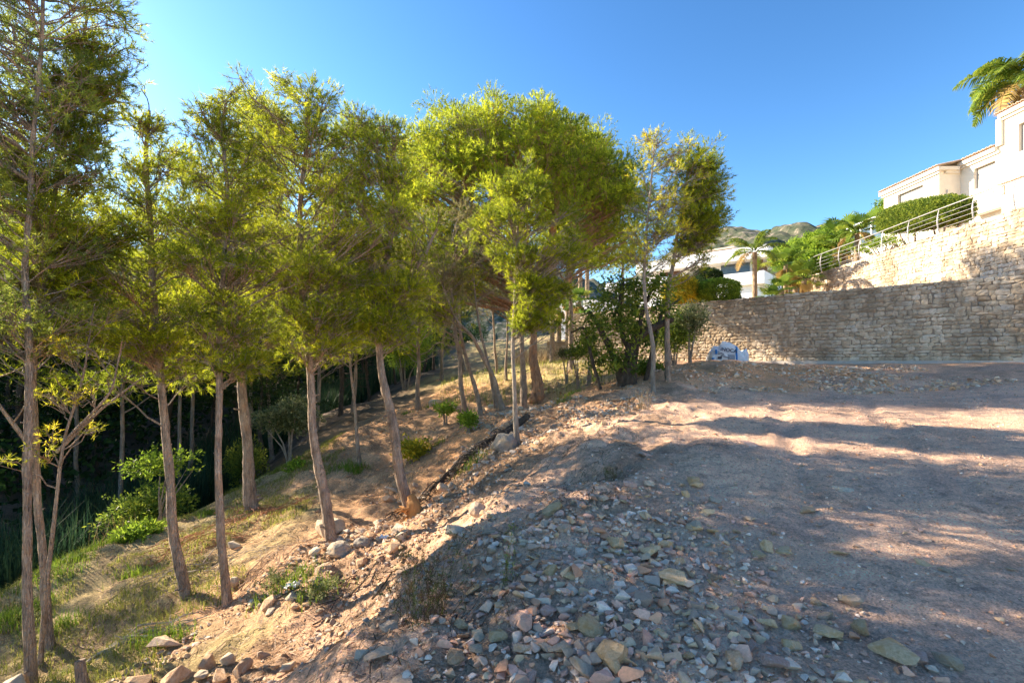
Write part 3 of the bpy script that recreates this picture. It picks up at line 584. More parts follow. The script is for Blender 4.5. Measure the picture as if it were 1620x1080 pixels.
def leaves(pos, d, n, length, width, rg, spread=.9, off=.05, var=None):
    """n folded leaf quads (4-point kites) per spray"""
    K = len(pos); p = np.repeat(pos, n, 0); dd = np.repeat(d, n, 0); k = len(p)
    dr = unit(dd + rg.normal(0, spread, (k, 3))); L = length * rg.uniform(.6, 1.2, (k, 1)); side = unit(np.cross(dr, rg.normal(0, 1, (k, 3)))) * width * rg.uniform(.7, 1.25, (k, 1)) * .5
    b = p + rg.normal(0, off, (k, 3)); nrm = np.cross(dr, unit(side)) * width * .15
    v = np.stack([b, b + dr * L * .45 + side + nrm, b + dr * L, b + dr * L * .45 - side + nrm], 1).reshape(-1, 3)
    vv_ = np.repeat(np.repeat(var if var is not None else rg.random(K), n) + rg.normal(0, .08, k), 4)
    return v, np.arange(len(v)).reshape(-1, 4), np.clip(vv_, 0, 1)
def curve3(a_, b, n, lift, rg, wob=.05):
    t = np.linspace(0, 1, n)[:, None]; L = np.linalg.norm(b - a_); p = a_ + (b - a_) * t + np.array([0, 0, lift * L]) * (4 * t * (1 - t))
    w_ = rg.normal(0, wob * L, (n, 3)); w_[0] = w_[-1] = 0; return p + w_ * .5
def knobbly(mb, pts, rad, n, rg, sub=9, amp=.03):
    pts = np.array(pts, float); m_ = len(pts); t = np.linspace(0, m_ - 1, (m_ - 1) * sub + 1); q = np.stack([np.interp(t, range(m_), pts[:, k]) for k in range(3)], 1)
    for _ in range(3): q[1:-1] = (q[:-2] + 2 * q[1:-1] + q[2:]) / 4
    ar = np.r_[0, np.cumsum(np.linalg.norm(np.diff(q, axis=0), axis=1))]; sp = np.r_[ar[1], np.diff(ar)]; ph = rg.uniform(0, 90); r = np.interp(t, range(m_), rad) * (1 + amp * 5 * vnoise(ar * 1.7 + ph, ar * 0, 2) + amp * 3 * vnoise(ar * 6 + ph, ar * 0, 3)); q[1:-1, 0] += vnoise(ar[1:-1] * 1.1 + ph, ar[1:-1] * 0, 4) * r[1:-1] * 1.3
    k0 = len(mb.v); mb.tube(q, r, n); v = mb.v[k0]; c_ = np.repeat(q, n, 0); d_ = v[:len(c_)] - c_
    if r.max() > .03: v[:len(c_)] = c_ + d_ * (1 + rg.normal(0, .06, (len(c_), 1)) * np.repeat(np.minimum(1, sp / .06), n)[:, None])
    return q, r
def pine(label, trunk, Y, wpx, env, ncl, tuf=42, nn=13, nl=.11, nw=.006, mat='pine', bark='bark', seed=0, group='pines on the bank', rc=(.22, .42), depth=.85, sub_trunks=(), bare=6, limbr=1.0, flat=.72, up=.28, grow=1.22, name='pine_tree', dome=0, twigs=14, lean_y=0.0, spread=.75):
    rg = np.random.default_rng(seed); sc_ = Y / FP
    tp = np.array([P(a_, b, Y) for a_, b in trunk]); gz = float(H(tp[0, 0], Y)); base = np.array([tp[0, 0], Y, gz])
    tp[:, 1] += np.linspace(0, 1, len(tp)) ** 1.5 * lean_y
    tp[0, 2] = gz - .12
    if tp[1, 2] < gz + .15: tp = np.delete(tp, 1, 0)
    r0 = wpx * sc_ / 2 * .63; root = thing(name, label, 'tree', base, group)
    rad = np.linspace(1, .22, len(tp)) ** .8 * r0; mb = MB()
    q, qr = knobbly(mb, np.r_[[tp[0]], [tp[0] + (tp[1] - tp[0]) * .1], tp[1:]] - base, np.r_[rad[0] * 1.9, rad[0] * 1.2, rad[1:]], 12, rg)
    for _ in range(bare):        # stubs and knots on the trunk
        i_ = rg.integers(3, max(4, int(len(q) * .55))); an = rg.uniform(0, 2 * PI); dr = np.array([math.cos(an), math.sin(an), .25]); mb.tube([q[i_], q[i_] + dr * qr[i_] * rg.uniform(1.3, 2.2)], [qr[i_] * .33, qr[i_] * .15], 6)
    for stp, sw in sub_trunks:
        sp = np.array([P(a_, b, Y) for a_, b in stp]); sp[:, 1] += rg.uniform(-.5, .5) * np.linspace(0, 1, len(sp)); kn, kr = knobbly(mb, sp - base, np.linspace(1, .35, len(sp)) * sw * sc_ / 2, 9, rg); q = np.r_[q, kn]; qr = np.r_[qr, kr]
    mb.build('trunk', M[bark], root, True)
    py = np.array([e_[0] for e_ in env], float); xl = np.array([e_[1] for e_ in env], float); xr = np.array([e_[2] for e_ in env], float)
    cen = []; rcs = []
    while len(cen) < ncl:
        y_ = rg.uniform(py[0], py[-1]); l_, r__ = np.interp(y_, py, xl), np.interp(y_, py, xr)
        if rg.random() > (r__ - l_) / (xr - xl).max() + .05: continue
        jt = 1 + 1.1 * float(vnoise(np.array([y_ * sc_ * 1.6 + seed * 3.1]), np.array([seed * 1.7]), 5)[0]); hw = (r__ - l_) / 2 * sc_ * jt * grow; rr_ = min(rg.uniform(*rc), max(.12, hw * .55)); th = rg.uniform(0, 2 * PI) if rg.random() < .4 else rg.choice(7) * .9 + seed + rg.normal(0, .25) + round(y_ / 45) * 2.1; y_ = y_ if rg.random() < .35 else round(y_ * sc_ / .62) * .62 / sc_ + rg.normal(0, .07) / sc_; k = math.sqrt(rg.uniform(.0 if not dome else .15, 1)) * max(0, hw - rr_ * .75)
        cx, cy = X((l_ + r__) / 2, Y) + k * math.cos(th), Y + k * math.sin(th) * depth + lean_y * .6
        z_ = EYE - (y_ - HY) * sc_ - rr_ * .5 * (y_ < py[0] + 20)
        if dome and rg.random() < .75:      # most foliage of an umbrella crown lies in a shell along its top
            pxx = rg.uniform(dome[0][0], dome[-1][0]); ty = np.interp(pxx, [q_[0] for q_ in dome], [q_[1] for q_ in dome]); mid = (dome[0][0] + dome[-1][0]) / 2; half = (dome[-1][0] - dome[0][0]) / 2
            f_ = (pxx - mid) / half; dpt = rg.uniform(-1, 1) * math.sqrt(max(0, 1 - f_ * f_)); cx = X(pxx, Y); cy = Y + dpt * half * sc_ * depth
            z_ = EYE - (ty + dpt * dpt * (75 if dpt > 0 else 130) + rg.uniform(0, 1) ** 1.3 * 95 - HY) * sc_ - rr_ * .6
        cen.append((cx, cy, z_)); rcs.append(rr_)
    cen = np.array(cen) - base; rcs = np.array(rcs)
    br = MB(); tw = MB(); pos = []; dirs = []; vr = []
    for c_, r__ in zip(cen, rcs):
        hd = np.hypot(q[:, 0] - c_[0], q[:, 1] - c_[1]); score = abs(q[:, 2] - (c_[2] - .45 * hd - .15)) + .25 * hd
        i_ = int(np.argmin(score)); s0 = q[i_]; L = np.linalg.norm(c_ - s0); lr = min(qr[i_] * .55, (.006 + .008 * L) * limbr)
        cv_ = curve3(s0, c_, 6, rg.uniform(-.06, .08), rg); br.tube(cv_, np.linspace(lr, .005, 6), 5, cap=False)
        nt_ = int(tuf * .74 * (r__ / np.mean(rc)) ** 2 * rg.uniform(.75, 1.2)); dd = unit(rg.normal(0, 1, (nt_, 3)) + [0, 0, .35]); rad_ = rg.random((nt_, 1)) ** .36
        pp = c_ + dd * rad_ * r__ * [1, 1, flat]; pos.append(pp); dirs.append(unit(dd + [0, 0, up])); cv2 = rg.uniform(.15, .75); vr.append(np.clip(cv2 + rg.normal(0, .16, nt_), 0, 1))
        for j in rg.choice(nt_, min(twigs, nt_), False):
            o_ = cv_[rg.integers(2, 6)]; tw.tube([o_, (o_ + pp[j]) / 2 + rg.normal(0, .02, 3), pp[j]], [.006, .004, .003], 3, cap=False)
    br.build('branches', M[bark], root)
    if tw.v: tw.build('twigs', M[bark], root)
    v, f, a_ = needles(np.concatenate(pos), np.concatenate(dirs), nn, nl, nw, rg, spread, np.concatenate(vr))
    mesh('crown', v, f, M[mat], root, {'var': a_})
    return root
def bare_branches(label, name, root_pt, ends, r0, mat, parent=None, n=5, seed=0, sub=3, part='branches'):
    rg = np.random.default_rng(seed); mb = MB(); o = np.array(root_pt, float)
    for e_ in ends:
        p = curve3(o * 0, np.array(e_, float) - o, 7, rg.uniform(-.02, .1), rg, .05); mb.tube(p, np.linspace(r0, r0 * .25, 7), n)
        for _ in range(sub):
            i_ = rg.integers(2, 6); d_ = (p[-1] - p[0]) * rg.uniform(.2, .45) + rg.normal(0, .12, 3) * np.linalg.norm(p[-1]); mb.tube(curve3(p[i_], p[i_] + d_, 4, .05, rg), [r0 * .4, r0 * .3, r0 * .22, r0 * .12], 4)
    return mb
def bush(label, name, cat, loc, radii, n, ll, lw_, mat, seed=0, nl=6, flat_bottom=0, group=None, stems=6, shell=.35, hull=0, wob=.18, stemh=0, bark='bark_dark', spread=.9, box=2.0):
    rg = np.random.default_rng(seed); R = np.array(radii, float); root = thing(name, label, cat, loc, group)
    d = unit(rg.normal(0, 1, (n, 3))); ex = (np.abs(d) ** box).sum(1, keepdims=True) ** (-1 / box); d2 = d * ex
    lump = 1 + wob * np.stack([vnoise(d[:, 0] * 3 + 7 + seed, d[:, 1] * 3 + d[:, 2] * 2.3, k) for k in (1,)], 1) * 2
    rad = 1 - shell * rg.random((n, 1)) ** 1.5; p = d2 * rad * lump * R; p[:, 2] = np.maximum(p[:, 2], -R[2] * (1 - flat_bottom)); p[:, 2] += stemh + R[2] * (1 - flat_bottom * .5)
    v, f, a_ = leaves(p, unit(d + [0, 0, .3]), nl, ll, lw_, rg, spread, ll * .5)
    mesh('foliage', v, f, M[mat], root, {'var': a_})
    mb = MB(); c0_ = np.array([0, 0, stemh + R[2] * (1 - flat_bottom * .5)])
    for _ in range(stems):
        e_ = p[rg.integers(0, n)] * .9 + c0_ * .1; st = np.array([rg.normal(0, .04), rg.normal(0, .04), -.08]); mid = np.array([e_[0] * .35, e_[1] * .35, e_[2] * .5]); rr_ = .02 + .02 * R.max()
        mb.tube([st, mid, e_], [rr_, rr_ * .6, rr_ * .2], 6)
    mb.build('stems', M[bark], root, True); return root
def feather_palm(label, loc, h, r, R, nf, seed=0, name='palm_tree', group='palms', droop=.9, mat='palm', dry=0, leaf=.45, trunk_mat='bark_palm', tilt=(0, 0)):
    rg = np.random.default_rng(seed); root = thing(name, label, 'palm', loc, group); mb = MB()
    zs = np.linspace(-.2, h, 26); mb.tube(np.c_[tilt[0] * (zs / h) ** 2, tilt[1] * (zs / h) ** 2, zs], r * (1.15 - .3 * zs / h + .06 * (np.arange(26) % 2)), 12); mb.build('trunk', M[trunk_mat], root, True)
    top = np.array([tilt[0], tilt[1], h])
    for i_ in range(nf):
        az = i_ * 2.4 + rg.normal(0, .15); el = 1.25 - 1.5 * (i_ / nf) + rg.normal(0, .08); L = R * rg.uniform(.85, 1.1); n = 14; t = np.linspace(0, 1, n)
        ang = el - droop * t ** 1.3 * 1.5; dx = np.cumsum(np.cos(ang)) * L / n; dz = np.cumsum(np.sin(ang)) * L / n
        p = top + np.c_[dx * math.cos(az), dx * math.sin(az), dz]; b = MB(); b.tube(p, np.linspace(.028, .006, n) * R / 2, 4, cap=False)
        side = np.array([-math.sin(az), math.cos(az), 0]); tg = np.gradient(p, axis=0); tg = unit(tg); m_ = 46
        tt = np.linspace(.14, .99, m_); bp = np.stack([np.interp(tt, t, p[:, k]) for k in range(3)], 1); tp_ = np.stack([np.interp(tt, t, tg[:, k]) for k in range(3)], 1)
        for sgn in (-1, 1):
            ll = leaf * R / 2 * np.sin(np.clip(tt, .1, 1) * PI * .85 + .3)[:, None] * rg.uniform(.85, 1.1, (m_, 1)); d1 = unit(side * sgn + tp_ * .55 + [0, 0, .1] + rg.normal(0, .1, (m_, 3))); d2 = unit(d1 + np.array([0, 0, -1.1]))
            wv = tp_ * .022 * max(1, R / 2); m1 = bp + d1 * ll * .5; e_ = m1 + d2 * ll * .55
            v = np.stack([bp - wv, bp + wv, m1 + wv, m1 - wv, e_], 1).reshape(-1, 3); k = np.arange(m_)[:, None] * 5
            var = np.repeat(np.clip(rg.normal(.55, .2, m_), 0, 1), 5); b.add(v, k + np.array([[0, 1, 2, 3]]), var); b.f3.append(k + np.array([[3, 2, 4]]) + b.n - len(v))
        b.build('frond', M['palm_dry'] if i_ >= nf - dry else M[mat], root)
    return root
def fan_palm(label, loc, h, r, R, nf, seed=0, name='fan_palm', group='palms', dry=5, mat='palm', tilt=(0, 0)):
    rg = np.random.default_rng(seed); root = thing(name, label, 'palm', loc, group); mb = MB()
    zs = np.linspace(-.2, h, 22); mb.tube(np.c_[tilt[0] * (zs / h) ** 2, tilt[1] * (zs / h) ** 2, zs], r * (1.1 - .15 * zs / h + .1 * (np.arange(22) % 2)), 10); mb.build('trunk', M['bark_palm'], root, True)
    top = np.array([tilt[0], tilt[1], h]); live = MB(); dr_ = MB()
    for i_ in range(nf + dry):
        isd = i_ >= nf; az = i_ * 2.4 + rg.normal(0, .2); el = (1.3 - 1.7 * i_ / nf) if not isd else rg.uniform(-1.4, -1.0); L = R * rg.uniform(.45, .6) * (.6 if isd else 1)
        d = np.array([math.cos(az) * math.cos(el), math.sin(az) * math.cos(el), math.sin(el)]); hub = top + d * L - np.array([0, 0, .08 * L]); side = np.array([-math.sin(az), math.cos(az), 0]); upv = np.cross(d, side)
        T = dr_ if isd else live; T.tube([top, hub], [.014, .01], 4, cap=False); K = 22; an = np.linspace(-2.0, 2.0, K); var = np.clip(rg.normal(.5, .2), 0, 1)
        for a_ in an:
            sl = R * .55 * (.75 + .25 * math.cos(a_)) * rg.uniform(.9, 1.05); e_ = unit(d * math.cos(a_) + side * math.sin(a_) + upv * .12 * abs(a_)); m1 = hub + e_ * sl * .6; tip = hub + unit(e_ + [0, 0, -.35]) * sl
            wv = unit(np.cross(e_, upv)) * sl * .055; T.add([hub, m1 - wv, m1 + wv], [(0, 1, 2)], var); T.add([m1 - wv, tip, m1 + wv], [(0, 1, 2)], var)
    live.build('crown', M[mat], root); 
    if dry: dr_.build('dry_skirt', M['palm_dry'], root)
    return root
def grow_blades(name, pts, hgt, wid, rg, mat, lean=.35, kind='stuff', curv=.5, var=None):
    k = len(pts); h = np.asarray(hgt) * rg.uniform(.6, 1.15, k); az = rg.uniform(0, 2 * PI, k); ln = rg.uniform(.05, lean, k)
    d = np.c_[np.cos(az), np.sin(az), np.zeros(k)]; s = np.c_[-np.sin(az), np.cos(az), np.zeros(k)] * (wid * rg.uniform(.7, 1.3, k))[:, None] / 2
    m1 = pts + d * (ln * h * .4)[:, None] + np.c_[np.zeros((k, 2)), h * .55]; tip = pts + d * (ln * h * (1 + curv))[:, None] + np.c_[np.zeros((k, 2)), h * (1 - .25 * ln)]
    v = np.stack([pts - s, pts + s, m1 + s * .8, m1 - s * .8, tip], 1).reshape(-1, 3); q = np.arange(k)[:, None] * 5
    vr = np.repeat(np.clip(rg.normal(.5, .25, k) if var is None else var, 0, 1), 5)
    o = mesh(name, v, [q + np.array([[0, 1, 2, 3]]), q + np.array([[3, 2, 4]])], M[mat], attrs={'var': vr})
    return o

# ------------------------------------------------------------------ the pines on the bank
R_ = 'slender pines standing on the bank'
pine('leftmost straight pine trunk at the frame edge, nearest the camera on the grassy terrace', [(45,1085),(44,900),(43,700),(46,560),(40,420),(50,250),(66,60),(70,-120)], 5.6, 21,
     [(-260,-60,90),(-150,-140,150),(0,-180,180),(120,-190,150),(250,-170,140),(330,-150,120),(450,-130,110),(540,-80,120)], 215, 46, 19, .12, .0078, 'pine_dark', seed=11, group=R_, rc=(.24, .46), bare=9, limbr=.65)
pine('pine with a slightly leaning trunk close behind the leftmost trunk', [(82,1032),(66,880),(58,720),(52,600),(62,450),(90,280),(120,120),(140,20)], 6.3, 19,
     [(25,110,160),(90,90,205),(180,60,215),(280,20,210),(380,10,200),(450,-20,190),(540,0,150)], 141, 40, 19, .12, .0078, 'pine', seed=12, group=R_, rc=(.22, .4), bare=8)
pine('tall pine with the leaning trunk right of the two leftmost trunks', [(297,942),(275,830),(262,690),(250,560),(240,430),(234,330),(232,240),(236,175)], 7.0, 23,
     [(165,222,250),(215,200,275),(290,185,300),(360,150,300),(430,100,330),(520,85,360),(600,130,330)], 133, 34, 18, .12, .0078, 'pine', seed=13, group=R_, rc=(.2, .38), bare=10)
pine('thin dark pine trunk with red knots beside the sunlit forked pine', [(357,952),(349,800),(346,650),(350,500),(354,400),(360,300),(350,200),(345,160)], 6.6, 19,
     [(148,330,370),(190,300,400),(260,305,420),(340,285,430),(420,285,450),(500,285,440),(575,310,420)], 112, 36, 18, .12, .0078, 'pine', seed=14, group=R_, rc=(.2, .36), bare=12)
pine('sunlit pine that forks under its crown, farther back between two nearer trunks', [(403,818),(395,720),(388,640),(380,560),(376,520),(370,440),(385,330),(400,220)], 10.0, 27,
     [(150,370,430),(200,350,470),(280,330,500),(360,320,480),(440,320,490),(520,330,480),(575,350,450)], 135, 34, 17, .13, .009, 'pine', seed=15, group=R_, rc=(.26, .5), sub_trunks=[([(380,560),(398,500),(420,420),(440,320),(450,200)], 15)], bare=8)
pine('pine growing beside the rounded boulder at the middle of the bank', [(524,858),(505,760),(495,660),(487,560),(478,470),(476,370),(480,260),(490,160)], 7.6, 25,
     [(132,425,510),(165,400,540),(230,385,570),(310,390,590),(400,400,600),(460,400,600),(530,420,590),(575,450,570)], 175, 38, 19, .12, .0078, 'pine', seed=16, group=R_, rc=(.22, .42), bare=11)
pine('slim pine sapling trunk on the orange soil behind the boulder pine', [(571,738),(563,660),(556,590),(550,520),(548,450)], 12, 9, [(400,520,575),(450,500,600),(520,490,610),(570,520,590)], 45, 28, 11, .14, .013, 'pine', seed=17, group=R_, rc=(.25, .4), bare=5)
pine('curved pine rising from split orange roots and forking into a wide crown', [(652,792),(632,720),(616,660),(606,590),(598,505),(610,440),(625,330),(610,230)], 8.2, 27,
     [(175,545,610),(215,530,640),(280,525,660),(350,530,690),(430,525,700),(500,540,690),(545,570,660)], 161, 38, 18, .12, .0082, 'pine', seed=18, group=R_, rc=(.24, .45), sub_trunks=[([(598,510),(585,450),(570,360),(560,250)], 13), ([(600,500),(640,450),(670,400),(690,360)], 12)], bare=9)
for k, (x_, y_, h_) in enumerate([(-6.9, 3.2, 7.5), (-8.6, 4.4, 9), (-8.4, 1.2, 9), (-11.5, 2.4, 10)][:3]):  # pines out of view, added so their crowns shade the foreground
    f_ = FP / y_; cx_ = 810 + x_ * f_; w_ = 1.35 * f_; g_ = float(H(x_, y_)); yy = lambda z: HY - (z - EYE) * f_
    pine(['pine just outside the left edge of the view', 'taller pine left of the view beside the grassy terrace', 'pine left of the camera on the lower terrace', 'tall pine on the terrace farthest left of the camera'][k], [(cx_, yy(g_)), (cx_ + .1 * f_, yy(g_ + 2)), (cx_, yy(g_ + 4)), (cx_ - .1 * f_, yy(g_ + h_))], y_, .2 * f_,
         [(yy(g_ + h_), cx_ - w_ * .3, cx_ + w_ * .3), (yy(g_ + h_ * .75), cx_ - w_, cx_ + w_), (yy(g_ + h_ * .45), cx_ - w_, cx_ + w_), (yy(g_ + 2.2), cx_ - w_ * .7, cx_ + w_ * .7)], 52, 30, 11, .14, .014, 'pine', seed=70 + k, group=None, rc=(.3, .5), bare=4, twigs=6)
# low bare limbs with small tufts on the left pair
pine('multi stemmed young pine spreading from the foot of the leftmost pair', [(60,780),(100,700),(130,600),(150,480)], 6.0, 9, [(480,60,210),(540,90,210),(600,40,200),(680,20,190),(720,-40,60)], 34, 10, 12, .1, .008, 'pine_yellow', seed=19, group='saplings', rc=(.1, .2),
     sub_trunks=[([(90,715),(150,650),(210,600)], 6), ([(60,720),(30,640),(0,560)], 7), ([(100,700),(180,620),(200,540)], 5)], bare=0, name='young_pine')
# big umbrella pine
pine('big umbrella pine with a thick furrowed trunk and a broad dense crown', [(849,645),(846,590),(843,540),(842,510)], 16, 33,
     [(148,765,850),(165,690,890),(185,655,915),(215,635,950),(250,615,985),(290,605,1012),(330,600,1010),(365,610,1000),(400,640,985),(430,720,960)], 430, 62, 13, .17, .018, 'pine', 'bark_red', seed=21, group=None, rc=(.42, .75), depth=.66, grow=1.0, dome=[(605,335),(635,222),(690,176),(765,157),(850,157),(890,174),(950,212),(985,250),(1010,310)],
     sub_trunks=[([(842,520),(862,490),(895,460),(900,380),(930,300)], 15), ([(842,520),(835,430),(820,340),(800,250)], 20), ([(843,525),(830,460),(780,400),(730,330),(690,280)], 15), ([(850,520),(870,420),(880,320),(870,230)], 16), ([(820,400),(760,350),(720,320)], 10)], bare=3, limbr=2.0, twigs=10, flat=.6, spread=.65)
pine('second stem standing tight against the left side of the big umbrella pine', [(829,640),(826,560),(823,480),(815,380),(790,300)], 14.6, 15, [(190,650,800),(250,640,820),(330,620,820),(400,640,800)], 70, 42, 14, .165, .013, 'pine', 'bark', seed=22, group='pines behind', rc=(.4, .7), bare=4)
pine('bright young pine with a thin grey trunk in front of the big umbrella pine', [(822,703),(816,640),(812,560),(816,460),(818,360),(822,285)], 9.3, 13,
     [(262,800,845),(285,780,870),(340,775,885),(390,772,915),(430,778,945),(490,780,930),(525,800,880)], 150, 46, 19, .12, .009, 'pine', 'bark_grey', seed=23, group=None, rc=(.18, .32), bare=6)
pine('slender yellowish pine with a pale thin trunk in front of the leafy tree', [(1036,600),(1030,530),(1022,480),(1019,440),(1021,380),(1030,290),(1036,215)], 11.5, 11,
     [(197,1022,1048),(235,1005,1070),(290,985,1100),(340,982,1098),(385,985,1085),(420,1000,1050)], 62, 30, 16, .13, .010, 'pine_yellow', 'bark_grey', seed=24, group=None, rc=(.22, .42), bare=5, twigs=18)
pine('dark leaning pine right of the slender yellowish one', [(1056,592),(1054,520),(1060,440),(1072,370),(1085,290),(1090,250)], 12.3, 14,
     [(236,1075,1120),(262,1060,1150),(300,1055,1172),(345,1050,1170),(385,1060,1145),(410,1080,1130)], 110, 46, 16, .15, .012, 'pine', 'bark', seed=25, group=None, rc=(.32, .55), bare=4)
pine('broad pine crown behind the right half of the umbrella pine', [(905,590),(905,500),(900,400),(895,300)], 20, 14, [(205,860,930),(240,820,985),(300,810,1012),(370,820,1010),(420,850,990)], 230, 50, 11, .2, .022, 'pine', 'bark', seed=26, group=None, rc=(.5, .9), bare=3, twigs=8)  # added behind the umbrella crown so that its shadow reaches the lower wall
pine('tall far pine showing behind the top of the umbrella pine', [(875,585),(875,500),(878,400),(880,280)], 24.5, 12, [(190,850,900),(220,830,950),(290,820,975),(360,830,970)], 170, 46, 10, .24, .026, 'pine', 'bark', seed=27, group=None, rc=(.6, 1.0), bare=3, twigs=8)  # added at this depth to throw shade onto the upper wall
pine('far pine behind the slender yellowish pine', [(985,580),(985,500),(985,430),(985,330)], 23, 10, [(270,960,1010),(320,930,1040),(380,920,1050),(430,940,1040)], 80, 40, 10, .22, .024, 'pine', 'bark', seed=28, group=None, rc=(.5, .9), bare=3, twigs=8)
G2 = 'leaning thin pines behind the boulder'
for k, (lab, tr, Y, w_, env, n) in enumerate([
    ('leaning pine at the lower left of the thin group above the green sprout', [(762,652),(745,590),(728,530),(716,470),(705,400)], 13.3, 11, [(350,640,740),(420,620,760),(480,630,760),(530,660,740)], 55),
    ('thick crooked pine leaning left across its neighbours', [(796,642),(780,595),(762,560),(745,530),(722,508),(700,450)], 13, 13, [(330,660,760),(400,640,770),(460,640,760),(500,660,740)], 45),
    ('pale thin pine crossing the crooked leaning trunk', [(786,645),(774,585),(762,530),(752,480),(748,420)], 13.6, 9, [(330,700,800),(400,690,810),(470,690,800)], 40),
    ('dark straight pine on the track edge left of the leaning group', [(738,645),(728,590),(720,530),(716,470),(712,400)], 14.5, 13, [(320,650,740),(400,630,760),(480,640,750)], 45),
    ('dark straight pine immediately left of the second stem', [(829,618),(826,560),(822,500),(818,440)], 17, 11, [(360,700,850),(430,690,850),(490,720,840)], 60),
    ('thin pine on the dry grass slope left of the big trunk', [(785,585),(783,540),(780,500),(775,440)], 22, 7, [(400,720,820),(450,700,830),(490,720,820)], 45),
    ('slim pine on the grassy slope right of the crossing pines', [(801,605),(801,560),(803,510),(800,440)], 20, 7, [(380,760,850),(440,740,860),(490,770,840)], 40),
    ('distant pine stem above the far end of the track', [(700,600),(700,555),(705,500),(700,440)], 27, 9, [(370,620,740),(430,600,760),(490,620,740)], 60),
    ('distant pine stem right of the far end of the track', [(733,590),(730,550),(728,500),(725,440)], 28, 8, [(360,660,770),(430,640,790),(490,670,770)], 60)]):
    pine(lab, tr, Y, w_, env, int(n * .62), 34, 13, .17, .014, 'pine_dry' if k % 3 else 'pine', 'bark', seed=30 + k, group=G2, rc=(.35, .6) if Y < 19 else (.6, 1.0), bare=3, twigs=8)
G3 = 'pines rising behind the front row'
for k, (lab, tr, Y, w_, env, n) in enumerate([
    ('pine behind the forked tree with a slanting grey stem against the dark wood', [(430,640),(422,580),(418,520),(415,440),(410,330)], 20, 9, [(230,330,430),(300,290,450),(380,280,480),(460,300,500),(520,330,510),(590,350,500)], 110),
    ('background pine filling the gap between the two left crowns', [(190,700),(195,600),(200,500),(205,380)], 15, 9, [(300,150,260),(370,110,290),(450,100,310),(530,110,310),(610,130,300)], 100),
    ('background pine behind the leaning tall pine, bright yellow crown', [(300,700),(305,600),(310,480),(315,330)], 18, 9, [(250,290,350),(300,270,380),(370,250,400),(450,240,400),(520,250,390),(600,260,380)], 110),
    ('background pine behind the boulder pine crown', [(500,660),(505,580),(510,480),(515,330)], 20, 10, [(200,470,560),(260,450,600),(340,440,620),(420,450,620),(500,450,620),(570,480,600)], 120),
    ('background pine between the curved pine and the umbrella crown', [(660,620),(662,540),(664,450),(668,330)], 19, 10, [(230,610,700),(300,590,730),(380,580,740),(450,590,740),(510,600,740),(560,620,700)], 110),
    ('tall background pine closing the canopy left of the boulder pine', [(395,690),(398,600),(402,480),(405,250)], 19, 9, [(165,375,440),(220,340,470),(290,330,480),(360,330,470)], 80),
    ('tall background pine closing the canopy right of the boulder pine', [(560,640),(562,580),(566,450),(570,250)], 21, 9, [(178,545,620),(230,520,650),(300,510,660),(380,520,650)], 80),
    ('tall background pine seen between the leaning pine and the thin dark trunk', [(285,720),(285,600),(288,480),(290,300)], 17, 9, [(225,265,320),(280,240,350),(350,230,370),(430,240,360)], 75),
    ('shaded background pine low between the leftmost pairs', [(120,690),(122,600),(126,500),(128,400)], 17, 9, [(330,20,150),(400,-20,180),(480,-10,200),(550,0,200),(620,20,180)], 95)]):
    pine(lab, tr, Y, w_, env, n, 36, 10, .19, .02, 'pine_yellow' if k in (2,) else 'pine', 'bark', seed=50 + k, group=G3, rc=(.4, .75), bare=3, twigs=8)

# ------------------------------------------------------------------ the shaded wood over the gully
def wood_proto(seed):
    rg = np.random.default_rng(seed); root = thing('wood_pine', 'slender pine in the dark shaded wood across the gully', 'tree', (0, 0, 0), 'pines of the shaded wood'); h = 8.5
    mb = MB(); x = np.cumsum(rg.normal(0, .09, 9)); knobbly(mb, np.c_[x, np.cumsum(rg.normal(0, .09, 9)), np.linspace(-.3, h, 9)], np.linspace(.12, .03, 9), 7, rg)
    for k in range(16): 
        z = rg.uniform(1.2, 5); a_ = rg.uniform(0, 6.28); L = rg.uniform(.6, 1.6); mb.tube([(x[int(z)], 0, z), (x[int(z)] + math.cos(a_) * L, math.sin(a_) * L, z + rg.uniform(-.1, .5))], [.02, .008], 4, cap=False)
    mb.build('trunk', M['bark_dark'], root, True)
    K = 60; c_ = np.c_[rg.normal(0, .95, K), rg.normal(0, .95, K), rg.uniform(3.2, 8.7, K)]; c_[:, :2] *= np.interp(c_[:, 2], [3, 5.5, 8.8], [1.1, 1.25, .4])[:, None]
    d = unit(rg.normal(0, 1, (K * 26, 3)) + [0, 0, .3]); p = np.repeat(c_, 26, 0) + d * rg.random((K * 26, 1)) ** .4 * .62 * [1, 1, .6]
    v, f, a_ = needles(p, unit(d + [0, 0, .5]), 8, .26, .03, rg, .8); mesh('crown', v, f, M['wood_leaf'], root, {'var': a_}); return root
protos = [wood_proto(80), wood_proto(81), wood_proto(82), wood_proto(83)]
rg = np.random.default_rng(4); spots = []
for px, Y in [(152,19),(90,22),(205,23),(255,21),(330,22),(420,18.5),(300,27),(535,21),(470,25),(380,25),(590,27),(640,32),(625,30),(668,33),(690,36),(655,38),(612,34),(575,31),(545,30),(510,31),(700,42),(725,45),(20,20),(-60,20)]:
    spots.append((X(px, Y), Y))
tries = 0
while len(spots) < 112 and tries < 20000:
    tries += 1; x, y = rg.uniform(-48, -4), rg.uniform(-4, 62)
    gl = np.interp(y, [0, 10, 20, 30, 45, 62], [-15.5, -16, -15.5, -14, -9, -4])
    if x > gl or math.hypot(x, y) > 64 or min(math.hypot(x - a_, y - b) for a_, b in spots) < 1.75: continue
    spots.append((x, y))
